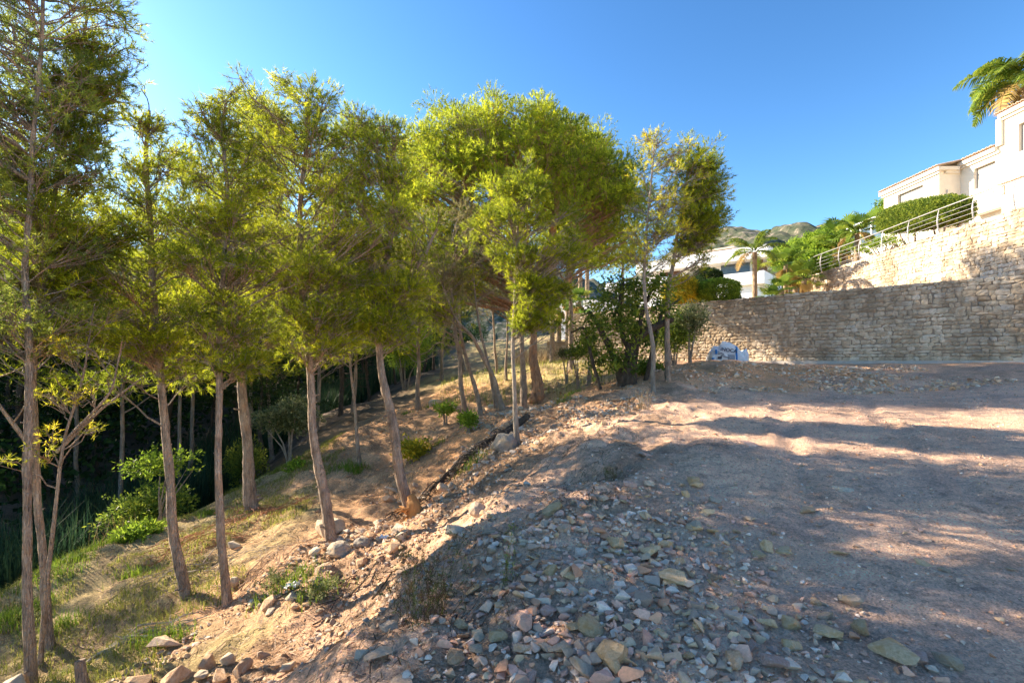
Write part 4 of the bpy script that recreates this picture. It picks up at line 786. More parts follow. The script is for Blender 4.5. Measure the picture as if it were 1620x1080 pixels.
WL = ['shaded grey stem rising just right of the leftmost pair of trunks', 'shaded wood pine behind the spreading young pine', 'shaded wood pine directly left of the fig bush', 'shaded wood pine behind the tall leaning trunk', 'shaded wood pine behind the thin dark trunk, over the reeds',
      'shaded wood pine standing just left of the grey green round tree', 'distant shaded pine in the gap left of the thin dark trunk', 'shaded wood pine right of the boulder pine trunk', 'distant shaded pine behind the grey green round tree', 'distant shaded pine right behind the sunlit forked trunk',
      'shaded wood pine left of the curved pine trunk', 'distant shaded stem right of the curved pine trunk']
for i_, (x, y) in enumerate(spots):
    src = protos[i_ % 4]
    if i_ < 4: o = src
    else:
        o = src.copy(); C.objects.link(o)
        for ch in list(src.children): c2 = ch.copy(); C.objects.link(c2); c2.parent = o
    o['label'] = WL[i_] if i_ < len(WL) else 'slender pine in the dark shaded wood across the gully'
    o.location = (x, y, float(H(x, y))); o.rotation_euler = (rg.normal(0, .06), rg.normal(0, .06), rg.uniform(0, 6.28)); s = rg.uniform(.85, 1.2) * (.85 if i_ < 24 else 1.05); o.scale = (s, s, s)
# undergrowth and reeds
def scatter(n, xr, yr, rg, cond=None):
    x = rg.uniform(*xr, n); y = rg.uniform(*yr, n); k = cond(x, y) if cond is not None else np.ones(n, bool); x, y = x[k], y[k]; return np.c_[x, y, H(x, y)]
glx = lambda y: np.interp(y, [0, 10, 20, 30, 45, 62], [-13.8, -14.5, -14, -12.5, -7, -2])
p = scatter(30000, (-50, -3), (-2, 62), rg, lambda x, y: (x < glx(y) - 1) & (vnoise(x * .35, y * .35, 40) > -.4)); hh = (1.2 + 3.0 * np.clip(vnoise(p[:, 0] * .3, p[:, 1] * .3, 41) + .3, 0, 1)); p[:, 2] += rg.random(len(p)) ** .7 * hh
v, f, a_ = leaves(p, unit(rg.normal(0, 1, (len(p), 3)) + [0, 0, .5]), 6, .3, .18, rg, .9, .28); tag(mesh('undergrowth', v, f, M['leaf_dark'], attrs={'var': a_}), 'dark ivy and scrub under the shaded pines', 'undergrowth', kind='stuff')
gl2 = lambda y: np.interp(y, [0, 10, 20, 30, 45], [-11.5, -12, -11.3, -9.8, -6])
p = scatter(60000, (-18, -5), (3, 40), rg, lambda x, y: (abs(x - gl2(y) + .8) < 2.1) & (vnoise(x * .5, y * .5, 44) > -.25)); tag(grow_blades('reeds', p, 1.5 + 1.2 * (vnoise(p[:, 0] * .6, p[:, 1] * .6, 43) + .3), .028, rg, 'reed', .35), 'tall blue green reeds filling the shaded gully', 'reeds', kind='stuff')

# ------------------------------------------------------------------ garden plants, palms and bushes
gz = lambda x, y: float(H(x, y))
def at_px(px, Y): x = X(px, Y); return (x, Y, gz(x, Y))
# clipped umbrella hedge tree
ht = thing('topiary_tree', 'wide flat clipped hedge tree in front of the cream villa behind the railing', 'topiary tree', (19.4, 22.8, 6.75)); rg = np.random.default_rng(9)
K = 9000; d = unit(rg.normal(0, 1, (K, 3))); ex = (np.abs(d) ** 3.0).sum(1, keepdims=True) ** (-1 / 3.0); p = d * ex * (1 - .25 * rg.random((K, 1)) ** 2) * [.85, 2.3, .72]; p[:, 2] += 1.72 + p[:, 1] * .14
bl = 1.35 + p[:, 1] * .14; p[:, 2] = np.where(p[:, 2] < bl, bl + (p[:, 2] - bl) * .5, p[:, 2])
v, f, a_ = leaves(p, unit(d + [0, 0, .2]), 6, .085, .045, rg, .9, .05); mesh('foliage', v, f, M['leaf'], ht, {'var': a_})
mb = MB()
for b0, es in (((0, -.3, 0), [(-.2, -1.8, 1.2), (.1, -.9, 1.3), (.3, -2.3, 1.4)]), ((-.1, .35, 0), [(0, 1.9, 1.2), (-.3, .9, 1.3), (.2, 2.4, 1.4), (-.2, 0, 1.4)])):
    for e_ in es: mb.tube(curve3(np.array(b0, float) - [0, 0, .1], np.array(e_, float), 6, -.08, rg, .06), np.linspace(.09, .03, 6), 7)
mb.build('trunk', M['bark_grey'], ht, True)
feather_palm('queen palm with a grey trunk and yellow flower bunch before the modern villa', (X(1194, 27), 27, 3.85), 3.9, .13, 1.9, 13, 3, group=None, droop=.85, dry=1, leaf=.5)
mb = MB(); rg = np.random.default_rng(2)
feather_palm('tall palm with long drooping fronds rising behind the villa roof', (31.9, 29.8, 6.7), 12.3, .24, 3.5, 26, 5, group=None, droop=1.0, dry=3, leaf=.7, name='tall_palm')
for k, (lab, px, Y, zb, h, R, dry, kind) in enumerate([
    ('fan palm with brown skirt just right of the queen palm', 1243, 29, 3.85, 3.6, 1.1, 9, 'fan'),
    ('small dead brown palm beside the skirted fan palm', 1258, 29.5, 3.85, 3.1, .8, 12, 'fan'),
    ('short green fan palm left of the railing end', 1272, 27, 3.85, 2.4, .9, 2, 'fan'),
    ('low fan palm with pale trunk over the long stone wall', 1236, 24, 3.85, 1.3, .7, 1, 'fan'),
    ('leafy palm at the railing end with orange lower fronds', 1335, 31, 6.6, 1.9, 1.6, 4, 'feather'),
    ('tall fan palm at the back of the palm cluster', 1332, 35, 6.6, 4.0, 1.5, 3, 'fan'),
    ('fan palm closest to the glass veranda', 1371, 34, 6.6, 4.3, 1.3, 0, 'fan'),
    ('shaggy trunked palm inside the railing left of the white garden wall', 1356, 26.5, 6.75, 1.9, 1.1, 2, 'feather'),
    ('bushy date palm in the middle of the palm cluster', 1300, 32, 6.3, 1.6, 1.6, 2, 'feather'),
    ('small fan palm sprouting by the brushwood fence', 1220, 23, 3.85, .8, .6, 0, 'fan')]):
    x = X(px, Y); z_ = max(gz(x, Y), zb) if gz(x, Y) > zb - .1 else gz(x, Y); h2 = h + zb - z_
    (fan_palm if kind == 'fan' else feather_palm)(lab, (x, Y, z_), h2, .13, R * 1.35, 14 if kind == 'fan' else 16, 60 + k, group='palms of the villa garden', dry=dry)
for k, (lab, px, Y, h, R) in enumerate([('fan palm with tall pale trunk in the distant palm row', 915, 33, 3.0, 1.3), ('leftmost fan palm of the distant palm row', 884, 35, 2.6, 1.2), ('fan palm behind the others in the distant row', 898, 38, 3.3, 1.3),
    ('tall red trunked palm whose head is hidden in the umbrella pine', 918, 41, 8.5, 1.6), ('second tall red trunked palm beside it', 929, 42, 8.8, 1.6), ('short yellowing palm right of the distant row', 925, 30, 1.7, 1.0)]):
    fan_palm(lab, at_px(px, Y), h, .17, R, 16, 80 + k, group='distant palm row', dry=6)
def pxbush(label, px, Y, ztop_px, rx, rz, n, ll, lw_, mat, **kw):
    x, y, z_ = at_px(px, Y); top = EYE - (ztop_px - HY) * Y / FP; fb = kw.get('flat_bottom', 0); sh = top - z_ - rz * (2 - fb * .5)
    return bush(label, kw.pop('name', 'garden_bush'), kw.pop('cat', 'bush'), (x, y, z_), (rx, kw.pop('ry', rx), rz), n, ll, lw_, mat, stemh=max(-rz, sh), **kw)
pxbush('yellow flowering bush over the stone wall left of the clipped green ball', 1078, 23, 438, .95, .7, 1500, .1, .06, 'leaf_yellow', seed=1)
pxbush('bright green clipped round hedge on top of the stone wall', 1136, 22, 443, .82, .5, 2600, .07, .04, 'leaf_bright', seed=2, box=3, shell=.2, wob=.06)
pxbush('dark green clipped dome hedge below the modern villa balcony', 1119, 34, 425, 1.0, .65, 2200, .09, .05, 'leaf_dark', seed=3, shell=.2, wob=.05)
pxbush('dark low hedge between the yellow bush and the bright round hedge', 1105, 25, 441, .9, .8, 1500, .1, .05, 'leaf_dark', seed=4)
pxbush('small dark shrub at the right foot of the bright round hedge', 1160, 22, 463, .35, .3, 500, .07, .04, 'leaf_dark', seed=5)
for k, (lab, px, Y, ty, r, mt) in enumerate([('large green tree canopy above the palm cluster', 1300, 38, 366, 1.4, 'leaf_bright'), ('green canopy left of the palm cluster on the hillside', 1262, 42, 382, 1.3, 'leaf_bright'), ('light shrub mass below the palm cluster', 1288, 30.5, 402, .8, 'leaf_bright'),
    ('sunlit tree canopy beside the modern villa', 1252, 36, 388, 1.2, 'leaf_bright'), ('light green tree behind the glass veranda', 1345, 42, 358, 1.3, 'leaf_bright')]):
    pxbush(lab, px, Y, ty, r, r * .75, 2600, .2, .1, mt, seed=10 + k, name='garden_tree', cat='tree', wob=.4)
x_ = 31.0; bush('green shrub showing over the villa roof ridge', 'roofline_tree', 'tree', (33, 34.5, 7), (2.6, 2.0, 1.3), 2600, .22, .1, 'leaf_bright', seed=20, stemh=5.3, wob=.45)
bush('second green shrub at the lower end of the villa roof', 'roofline_tree', 'tree', (31.0, 38.0, 7), (1.5, 1.4, .9), 1100, .2, .1, 'leaf_bright', seed=21, stemh=6.1, wob=.45)
pt = thing('potted_shrub', 'small yellow green shrub with bare stems behind the railing', 'shrub', (19.0, 24.6, 6.75)); rg = np.random.default_rng(3)
v, f, a_ = leaves(rg.normal(0, 1, (160, 3)) * [.3, .75, .14] + [0, 0, .95], unit(rg.normal(0, 1, (160, 3)) + [0, 0, 1]), 7, .16, .05, rg, .7); mesh('foliage', v, f, M['leaf_bright'], pt, {'var': a_})
mb = MB(); [mb.tube([(0, 0, -.1), (.0, s * .4, .4), (0, s * .8, .85)], [.05, .04, .02], 6) for s in (-1, -.3, .6, 1)]; mb.build('stems', M['bark_grey'], pt, True)

# broad leaved tree with gnarled trunk in the middle
lt = thing('leafy_tree', 'dense broadleaf tree with a dark gnarled trunk at the edge of the plot', 'tree', (X(990, 12.8), 12.8, gz(X(990, 12.8), 12.8)), None); o = np.array(lt.location); rg = np.random.default_rng(12)
mb = MB(); b0 = np.zeros(3); S_q = []
for pts, w_ in (([(990,612),(990,580),(998,545),(1020,525),(1060,505)], 22), ([(985,612),(975,575),(968,545),(950,510),(935,490)], 15), ([(1000,612),(1005,580),(1002,560),(985,535),(978,490),(985,440)], 12), ([(1020,525),(1050,490),(1085,470)], 8), ([(998,545),(1010,500),(1030,450)], 9), ([(950,510),(925,515),(905,525)], 6)):
    q_ = np.array([P(a_, b, 12.8) for a_, b in pts]) - o; q_[:, 1] += rg.uniform(-.5, .5) * np.linspace(0, 1, len(q_)); q_[0, 2] = min(q_[0, 2], -.1); S_q.append(knobbly(mb, q_, np.linspace(1, .4, len(q_)) * w_ * 12.8 / FP / 2, 9, rg)[0])
mb.build('trunk', M['bark_dark'], lt, True); pos = []; br = MB(); S_q = np.concatenate(S_q)
for _ in range(72):
    y_ = rg.uniform(445, 585); l_, r__ = np.interp(y_, [440, 470, 520, 560, 590], [985, 945, 910, 925, 960]), np.interp(y_, [440, 470, 500, 530, 560, 590], [1030, 1055, 1070, 1065, 1030, 1015]); c_ = P(rg.uniform(l_, r__), y_, 12.8) - o; c_[1] = rg.uniform(-1.0, 1.0)
    if 540 < y_ and rg.random() < .45: continue
    s0 = S_q[np.argmin(np.linalg.norm(S_q - c_, axis=1))]; br.tube(curve3(s0, c_, 4, .04, rg), [.014, .01, .008, .005], 4, cap=False)
    pos.append(c_ + rg.normal(0, .15, (15, 3)))
br.build('branches', M['bark_dark'], lt); pos = np.concatenate(pos)
v, f, a_ = leaves(pos, unit(rg.normal(0, .6, (len(pos), 3)) + [0, 0, -.1]), 5, .17, .05, rg, .8, .06); mesh('crown', v, f, M['leaf'], lt, {'var': a_})
for k, (lab, px, Y, ty, rx, rz, n, mt) in enumerate([
    ('olive green shrub against the wall left of the builders bag', 1092, 16.5, 482, .62, .5, 520, 'leaf_olive'), ('tangled shrub against the wall behind the twin pines', 1065, 17, 500, .8, .6, 1000, 'leaf'),
    ('low green scrub at the foot of the slender yellowish pine', 1025, 14, 572, .4, .2, 350, 'leaf'), ('thin leafed sapling before the low cream wall', 932, 16, 520, .45, .5, 260, 'leaf'), ('small sapling in front of the low cream wall, left of the leafy tree', 915, 15.5, 548, .28, .2, 90, 'leaf'),
    ('low grey leaved shrub on the dry grass at the cream wall', 895, 17, 553, .35, .12, 90, 'leaf_olive'), ('green sprout at the foot of the leaning thin pines', 742, 12.0, 655, .22, .12, 130, 'leaf_bright'),
    ('low shrub of mixed leaves on the orange bank', 655, 11.5, 697, .38, .2, 300, 'leaf_yellow'), ('bright green leafy sprig right of the track', 705, 14, 640, .3, .1, 110, 'leaf_bright'),
    ('grey green young tree with an open round crown in front of the dark wood', 458, 13.4, 636, .72, .42, 1100, 'leaf_olive'), ('bright leafed fig bush at the edge of the dark gully', 250, 11.5, 712, .75, .32, 210, 'leaf_bright'),
    ('dark green bush among the gully reeds', 385, 17, 700, .6, .7, 900, 'pine_dark'), ('low bright round bush on the edge of the sunlit grass', 217, 9.4, 838, .38, .18, 420, 'leaf_bright'),
    ('bushy dark shrub behind the fig bush in the shade', 235, 12.6, 775, .9, .5, 900, 'leaf'), ('small bright sprout between the boulder pine and dark wood', 470, 12.5, 745, .22, .16, 120, 'leaf_bright'), ('bright green pine sapling crown at the edge of the wood', 640, 26, 508, 1.6, 1.2, 2200, 'leaf_bright')]):
    pxbush(lab, px, Y, ty, rx, rz, n, .11 if rx < 1 else .2, .04 if rx < 1 else .03, mt, seed=40 + k, name='wild_shrub', cat='shrub', wob=.5, shell=.8, group='wild shrubs', stems=5, bark='bark_grey')

# ------------------------------------------------------------------ grass and ground litter
rg = np.random.default_rng(17); lipx = lambda y: np.interp(y, [2, 6, 8, 10, 13, 16], [-9, -8.2, -8.2, -8, -7.2, -6.8])
def grassy(x, y): return (x > lipx(y) - .4) & (x < np.interp(y, [2, 5, 8, 11, 15], [-4.0, -3.9, -4.5, -4.3, -5.0]) + 1.2 * vnoise(x, y, 50)) & (vnoise(x * 1.6, y * 1.6, 51) > -.12)
p = scatter(95000, (-11, -2), (2, 16), rg, grassy); hh = .05 + .11 * np.clip(vnoise(p[:, 0] * 1.3, p[:, 1] * 1.3, 52) + .35, 0, 1)
tag(grow_blades('grass', p, hh, .008, rg, 'grass', 1.1), 'short yellow green grass on the lower terrace', 'grass', kind='stuff')
tuft_px = [(60,960,7.2),(120,905,8.2),(140,880,8.8),(35,985,6.8),(110,935,7.8),(240,990,5.9),(270,990,5.9),(440,755,13),(545,735,12),(100,1010,6.6),(330,830,10.5),(20,975,7),(215,905,7.8),(470,905,6.5),(430,925,6.2),(500,930,6),(690,685,12),(565,738,11.9),(560,745,11.7),(890,640,12.5),(905,628,13.5),(640,650,18),(680,640,19),(745,755,8.9),(255,800,10.8),(180,870,9),(60,930,7.8),(80,915,8),(0,985,6.8)]
TV = []
for i_, (px, py, Y) in enumerate(tuft_px):
    x = X(px, Y); n = 130; q_ = np.c_[x + rg.normal(0, .14, n), Y + rg.normal(0, .12, n), np.zeros(n)]; q_[:, 2] = H(q_[:, 0], q_[:, 1]) - .01; TV.append(q_)
tag(grow_blades('grass_tufts', np.concatenate(TV), .2, .009, rg, 'grass_green', .8), 'green tufts of grass on the bank and lower terrace', 'grass', kind='stuff')
q_ = scatter(5000, (-9, 4), (14, 26), rg, lambda x, y: (x > -3.0 - (y - 16) * .05) & (x < 5) & (y > 15.5 - x * .4)); tag(grow_blades('dry_grass', q_, .28, .014, rg, 'grass', .7), 'dry grass on the slope behind the big pine', 'grass', kind='stuff')
q_ = scatter(2500, (0, 8), (26, 31), rg); tag(grow_blades('dry_grass', q_, .6, .03, rg, 'straw', .6), 'dry straw growing above the low cream wall', 'grass', kind='stuff')
# dry stalks at the plateau edge
def stalks(label, name, cat, px, Y, n, h, wid, mat, seed, R=.18, lean=.5, tip=0, tipmat=None, rad=.0035, bend=.3):
    rg = np.random.default_rng(seed); x = X(px, Y); root = thing(name, label, cat, (x, Y, gz(x, Y))); mb = MB(); tips = []
    for _ in range(n):
        a_ = rg.uniform(0, 6.28); ln = rg.uniform(0, lean); b = np.array([rg.normal(0, R * .35), rg.normal(0, R * .35), -.03]); hh_ = h * rg.uniform(.5, 1.1); e_ = b + np.array([math.cos(a_) * ln * hh_, math.sin(a_) * ln * hh_, hh_])
        c_ = curve3(b, e_, 6, 0, rg, bend * .1); vv__ = rg.random(); mb.tube(c_, np.linspace(rad, rad * .35, 6), 3, vv__, cap=False); tips.append((c_, vv__))
        for _ in range(tip):
            i_ = rg.integers(2, 6); d_ = unit(rg.normal(0, 1, 3) + [0, 0, 1.6]) * hh_ * rg.uniform(.08, .28); mb.tube(curve3(c_[i_], c_[i_] + d_, 4, .03, rg), [rad * .6, rad * .45, rad * .35, rad * .25], 3, vv__, cap=False); tips.append((np.array([c_[i_]] * 5 + [c_[i_] + d_]), rg.random()))
    mb.build('stalks', M[mat], root)
    if tipmat:
        pp = np.concatenate([t[0][rg.integers(1, 6, 2)] for t in tips]); v, f, a_ = leaves(pp, unit(rg.normal(0, 1, (len(pp), 3)) + [0, 0, .6]), 3, wid * 5, wid, rg, .6, .01); mesh('leaves', v, f, M[tipmat], root, {'var': a_})
    return root
stalks('pale dry straw stalks at the rim of the plateau below the leafy tree', 'dry_stalks', 'dry grass', 1018, 9.2, 26, .42, .006, 'straw', 1, .35, .6, rad=.0055)
stalks('sparse dry heath shrub with reddish twigs growing on the rubble slope', 'dry_shrub', 'shrub', 672, 3.15, 60, .50, .006, 'heather', 2, .26, .75, 4, 'heather', .0022, 1.0)
stalks('small sparse green stemmed weed among the rubble beside the dry shrub', 'weed', 'weed', 797, 3.35, 9, .42, .005, 'heather', 3, .06, .35, 2, 'grass_green', .002, .4)
stalks('dry twiggy weed on the upper slope near the plateau edge', 'dry_shrub', 'shrub', 965, 5.6, 26, .18, .005, 'heather', 4, .16, .7, 2, 'heather', .002)
stalks('grey green herb growing in the shade below the boulder pine', 'weed', 'weed', 440, 6.6, 40, .16, .012, 'grass_green', 5, .3, .7, 1, 'leaf_olive', .003)
stalks('short green herb at the shaded foot of the slope', 'weed', 'weed', 512, 5.9, 40, .15, .012, 'grass_green', 6, .3, .7, 1, 'leaf_olive', .003)
stalks('tall dry oat stalks on the rim of the lower terrace', 'dry_stalks', 'dry grass', 190, 9.4, 30, .5, .008, 'straw', 7, .5, .5, rad=.006)
stalks('dry seed stalks at the far left end of the grass terrace', 'dry_stalks', 'dry grass', 12, 7.2, 26, .35, .008, 'straw', 8, .5, .5, rad=.006)

# pine litter: fallen needles, chips and thin twigs nobody could count
rg = np.random.default_rng(33); q_ = scatter(46000, (-9, 4), (2.2, 15), rg, lambda x, y: (x < 2.4 + (y - 5) * .3 - 1.5 + vnoise(x, y, 60)) & (x > lipx(y) - .3) & (vnoise(x * 1.2, y * 1.2, 61) > -.2)); q_[:, 2] += .006
a_ = rg.uniform(0, 6.28, len(q_)); L_ = rg.uniform(.03, .13, len(q_)); d_ = np.c_[np.cos(a_) * L_, np.sin(a_) * L_, rg.uniform(-.004, .025, len(q_))]; e_ = q_ + d_; e_[:, 2] = H(e_[:, 0], e_[:, 1]) + .006 + np.abs(d_[:, 2]); s_ = np.c_[-np.sin(a_), np.cos(a_), rg.uniform(-.5, .5, len(q_))] * rg.uniform(.002, .006, len(q_))[:, None]
v = np.stack([q_ - s_, q_ + s_, e_ + s_ * .6, e_ - s_ * .6], 1).reshape(-1, 3); tag(mesh('pine_litter', v, np.arange(len(v)).reshape(-1, 4), M['litterwood'], attrs={'var': np.repeat(rg.random(len(q_)), 4)}), 'fallen needles and twigs strewn over the bank', 'litter', kind='stuff')

# ------------------------------------------------------------------ dead wood
def branch_pile(label, cat, px, Y, n, L, az, rad, mat, seed, spread=.25, name='branch_pile', zup=.06, wid=.35):
    rg = np.random.default_rng(seed); x = X(px, Y); z_ = gz(x, Y); root = thing(name, label, cat, (x, Y, z_)); mb = MB()
    for _ in range(n):
        a_ = az + rg.normal(0, spread); cx, cy = x + rg.normal(0, wid), Y + rg.normal(0, wid * .6); t = np.linspace(-.5, .5, 7) * L * rg.uniform(.5, 1.1); qx, qy = cx + t * math.cos(a_), cy + t * math.sin(a_); qz = H(qx, qy) + rg.uniform(.005, zup)
        q_ = np.c_[qx, qy, qz] - [x, Y, z_]; q_[1:-1] += rg.normal(0, .012, (5, 3)); mb.tube(q_, np.linspace(rad, rad * .4, 7) * rg.uniform(.6, 1.2), 5)
        for _ in range(2): i_ = rg.integers(1, 6); mb.tube([q_[i_], q_[i_] + np.array([rg.normal(0, .12), rg.normal(0, .12), rg.uniform(0, .06)])], [rad * .4, rad * .2], 4)
    mb.build('branches', M[mat], root); return root
branch_pile('stack of cut grey branches lying on the grass terrace', 'branches', 222, 6.0, 11, 1.1, .35, .016, 'dead', 1, .12, wid=.16)
branch_pile('heap of dry rusty pine brush between the tall pine and the forked pine', 'brushwood', 330, 8.6, 60, .8, .5, .007, 'red_litter', 2, .8, wid=.45, zup=.16)
branch_pile('rusty brushwood behind the foot of the sunlit forked pine', 'brushwood', 430, 9.8, 55, .7, .3, .008, 'red_litter', 3, .9, wid=.42, zup=.14)
branch_pile('bleached dry twigs strewn left of the boulder', 'branches', 410, 7.6, 40, .6, .4, .005, 'dead', 4, .9, wid=.5, zup=.04)
branch_pile('grey fallen branches beside the thin dark trunk', 'branches', 300, 7.7, 16, .8, .7, .008, 'dead', 5, .6, wid=.3, zup=.08)
branch_pile('pair of dark roots lying across the rubble slope', 'branches', 560, 5.9, 6, .7, .6, .012, 'bark_dark', 6, .5, wid=.3, name='fallen_roots')
branch_pile('bleached twig lying on the rubble in the foreground', 'branches', 985, 3.5, 3, .5, -.5, .004, 'dead', 7, .3, wid=.1, name='fallen_twig', zup=.02)
branch_pile('thin dark twigs among the stones at the bottom centre', 'branches', 745, 3.05, 5, .3, -.8, .004, 'bark_dark', 8, .5, wid=.08, name='fallen_twig', zup=.03)
branch_pile('pale twig tangle at the crest of the orange berm', 'branches', 1052, 13, 8, .6, .1, .014, 'dead', 9, .6, wid=.2, name='fallen_twig', zup=.1)
def roots(label, px, py, Y, n, L, rad, mat, seed, down=.5, name='root_tangle', sprd=.25):
    rg = np.random.default_rng(seed); x = X(px, Y); z_ = gz(x, Y); root = thing(name, label, 'roots', (x, Y, z_)); mb = MB()
    for _ in range(n):
        t = rg.uniform(-1, 1); bx, by = x + t * sprd * 2.2, Y + t * sprd * 2.0; a_ = rg.uniform(2.4, 4.6); l_ = L * rg.uniform(.4, 1.1); k = np.linspace(0, 1, 7); qx = bx + k * l_ * math.cos(a_) + rg.normal(0, .03, 7); qy = by + k * l_ * math.sin(a_) + rg.normal(0, .03, 7)
        qz = H(qx, qy) + (rg.uniform(.02, .2) * np.sin(k * PI * .9 + .2)) ; mb.tube(np.c_[qx, qy, qz] - [x, Y, z_], np.linspace(rad, rad * .25, 7) * rg.uniform(.4, 1.3), 5)
    mb.build('roots', M[mat], root); return root
roots('dark tangle of exposed roots on the cut bank below the boulder', 722, 755, 9.0, 70, .5, .012, 'bark_dark', 1, sprd=.42)
roots('brown fine roots hanging at the upper end of the bank cut', 775, 715, 9.7, 30, .4, .012, 'bark', 2, sprd=.3)
fl = thing('fallen_log', 'dark fallen log lying down the cut bank below the big boulder', 'log', (X(745, 9.3), 9.3, gz(X(745, 9.3), 9.3))); mb = MB(); lo = np.array(fl.location)
lp = np.array([[X(a_, y_), y_, gz(X(a_, y_), y_) + .07] for a_, y_ in ((835, 10.4), (800, 10.1), (765, 9.8), (735, 9.5), (705, 9.1), (680, 8.8))]) - lo; lp[0, 2] += .12; knobbly(mb, lp, [.07, .075, .07, .06, .05, .03], 9, np.random.default_rng(3)); mb.build('log', M['bark_dark'], fl, True)
branch_pile('brown dead brush lying across the slope right of the thin dark trunk', 'brushwood', 395, 6.9, 40, .6, .5, .006, 'litterstick', 21, .8, wid=.4, zup=.06)
branch_pile('dead brown sticks on the bank between boulder pine and curved pine', 'brushwood', 590, 8.3, 40, .6, .4, .006, 'litterstick', 22, .9, wid=.5, zup=.05)
branch_pile('dry sticks scattered over the middle of the grass terrace', 'brushwood', 215, 7.4, 40, .6, .3, .006, 'litterstick', 23, .9, wid=.9, zup=.03)
sr = thing('split_root_stump', 'splintered orange root ball at the foot of the curved pine', 'roots', (X(650, 7.95), 7.95, gz(X(650, 7.95), 7.95))); rg = np.random.default_rng(6); mb = MB()
for _ in range(34):
    a_ = rg.uniform(0, 6.28); d_ = np.array([math.cos(a_), math.sin(a_), rg.uniform(-.1, .9)]); s = np.array([rg.normal(0, .04), rg.normal(0, .04), rg.uniform(.0, .14)]); l_ = rg.uniform(.1, .3)
    if d_[0] > .2: l_ *= .5
    mb.tube([s, s + d_ * l_ * .5, s + d_ * l_ + [0, 0, -.05]], [.028, .016, .004], 5)
knobbly(mb, [(.06, -.02, -.12), (.03, 0, .05), (.0, .02, .2), (-.03, .05, .32)], [.17, .15, .11, .09], 10, rg, 3, .2); mb.build('splintered_wood', M['root'], sr)
st = thing('tree_stump', 'short thin broken stump at the bottom left', 'stump', (X(131, 5.2), 5.2, gz(X(131, 5.2), 5.2))); mb = MB(); knobbly(mb, [(0.03, 0, -.3), (0.02, 0, 0), (-.03, 0, .18), (-.05, .02, .34)], [.07, .062, .055, .04], 9, rg, 4, .08); mb.build('stump', M['bark'], st, True)
for lab, px, Y, mt, s in (('white torn paper litter near the curved pine roots', 608, 7.2, 'litter', .06), ('crumpled white plastic on the slope below the boulder pine', 462, 6.3, 'litter', .08), ('small red plastic scrap below the boulder', 500, 6.1, 'redlitter', .035)):
    rg = np.random.default_rng(px); bm = bmesh.new(); bmesh.ops.create_grid(bm, x_segments=7, y_segments=7, size=s)
    for v_ in bm.verts: v_.co.z = rg.uniform(0, s * .7); v_.co.x += rg.normal(0, s * .12)
    me = bpy.data.meshes.new('litter'); bm.to_mesh(me); bm.free(); me.materials.append(M[mt]); o = bpy.data.objects.new('litter', me); C.objects.link(o); o.location = (X(px, Y), Y, gz(X(px, Y), Y) + .02); tag(o, lab, 'litter')

# ------------------------------------------------------------------ stones
def rock_mesh(seed, npt=15, flat=.55, elong=.75, bev=.06, sub=False, round_=0.0):
    rg = np.random.default_rng(seed); bm = bmesh.new()
    for _ in range(npt):
        d_ = unit(rg.normal(0, 1, 3)); k = (np.abs(d_) ** 4).sum() ** (-1 / 4) if not round_ else 1.0; d_ = d_ * k * rg.uniform(.85, 1.0); bm.verts.new((d_[0], d_[1] * elong, d_[2] * flat))
    r_h = bmesh.ops.convex_hull(bm, input=bm.verts); bmesh.ops.delete(bm, geom=[g for g in r_h['geom_interior'] if isinstance(g, bmesh.types.BMVert)], context='VERTS')
    bmesh.ops.dissolve_limit(bm, angle_limit=.25, verts=bm.verts, edges=bm.edges)
    bmesh.ops.bevel(bm, geom=list(bm.edges), offset=bev, segments=2, affect='EDGES', profile=.6)
    bmesh.ops.triangulate(bm, faces=bm.faces)
    if sub:
        bmesh.ops.subdivide_edges(bm, edges=bm.edges, cuts=2, use_grid_fill=True, smooth=.0)
        for v_ in bm.verts: c_ = v_.co; n_ = c_.normalized(); v_.co += n_ * float(vnoise(np.array([c_.x * 3 + seed]), np.array([c_.y * 3 + c_.z * 2.1]), seed)[0]) * .14
    me = bpy.data.meshes.new('stone'); bm.to_mesh(me); bm.free(); me.polygons.foreach_set('use_smooth', [round_ > 0] * len(me.polygons)); return me
ROCKS = [rock_mesh(100 + k, int(rng.integers(11, 18)), rng.uniform(.35, .7), rng.uniform(.6, .95)) for k in range(14)]
def stone(px, Y, wpx, hk, mat, label, group=None, name='stone', k=None, xy=None, sink=.3, tilt=.35, meshd=None):
    """a single stone about wpx photo pixels wide, resting on the soil"""
    x, y = (X(px, Y), Y) if xy is None else xy; s = wpx * y / FP / 2 * 1.05; k = int(rng.integers(0, 14)) if k is None else k
    me = (meshd or ROCKS[k]); key = me.name + mat
    if key not in RM: RM[key] = me.copy(); RM[key].materials.clear(); RM[key].materials.append(M[mat]); RM[key].name = name
    o = bpy.data.objects.new(name, RM[key]); C.objects.link(o); hz = hk * s; o.scale = (s, s, hz); o.rotation_euler = (rng.normal(0, tilt * .5), rng.normal(0, tilt * .5), rng.uniform(0, 6.28))
    n_ = float(H(x + .1, y) - H(x - .1, y)) / .2; o.rotation_euler[1] -= math.atan(n_) * .8
    o.location = (x, y, gz(x, y) + hz * .55 * (1 - sink)); return tag(o, label, 'stone', group)
RM = {}
big = rock_mesh(201, 30, .85, .85, .05, True, 1); big2 = rock_mesh(202, 26, .7, .8, .05, True, 1); slab = rock_mesh(205, 12, .35, .6, .02, False)
stone(797, 9.2, 52, .95, 'boulder', 'large rounded grey boulder stuck in the cut bank beside the thin grey trunk', name='boulder', meshd=big, sink=.25)
stone(520, 7.95, 66, .8, 'pale', 'large rounded pale boulder behind the foot of the boulder pine', name='boulder', meshd=big2, sink=.2)
stone(537, 6.95, 48, .7, 'boulder', 'brown lumpy boulder in front of the pine by the pale boulder', name='boulder', meshd=big)
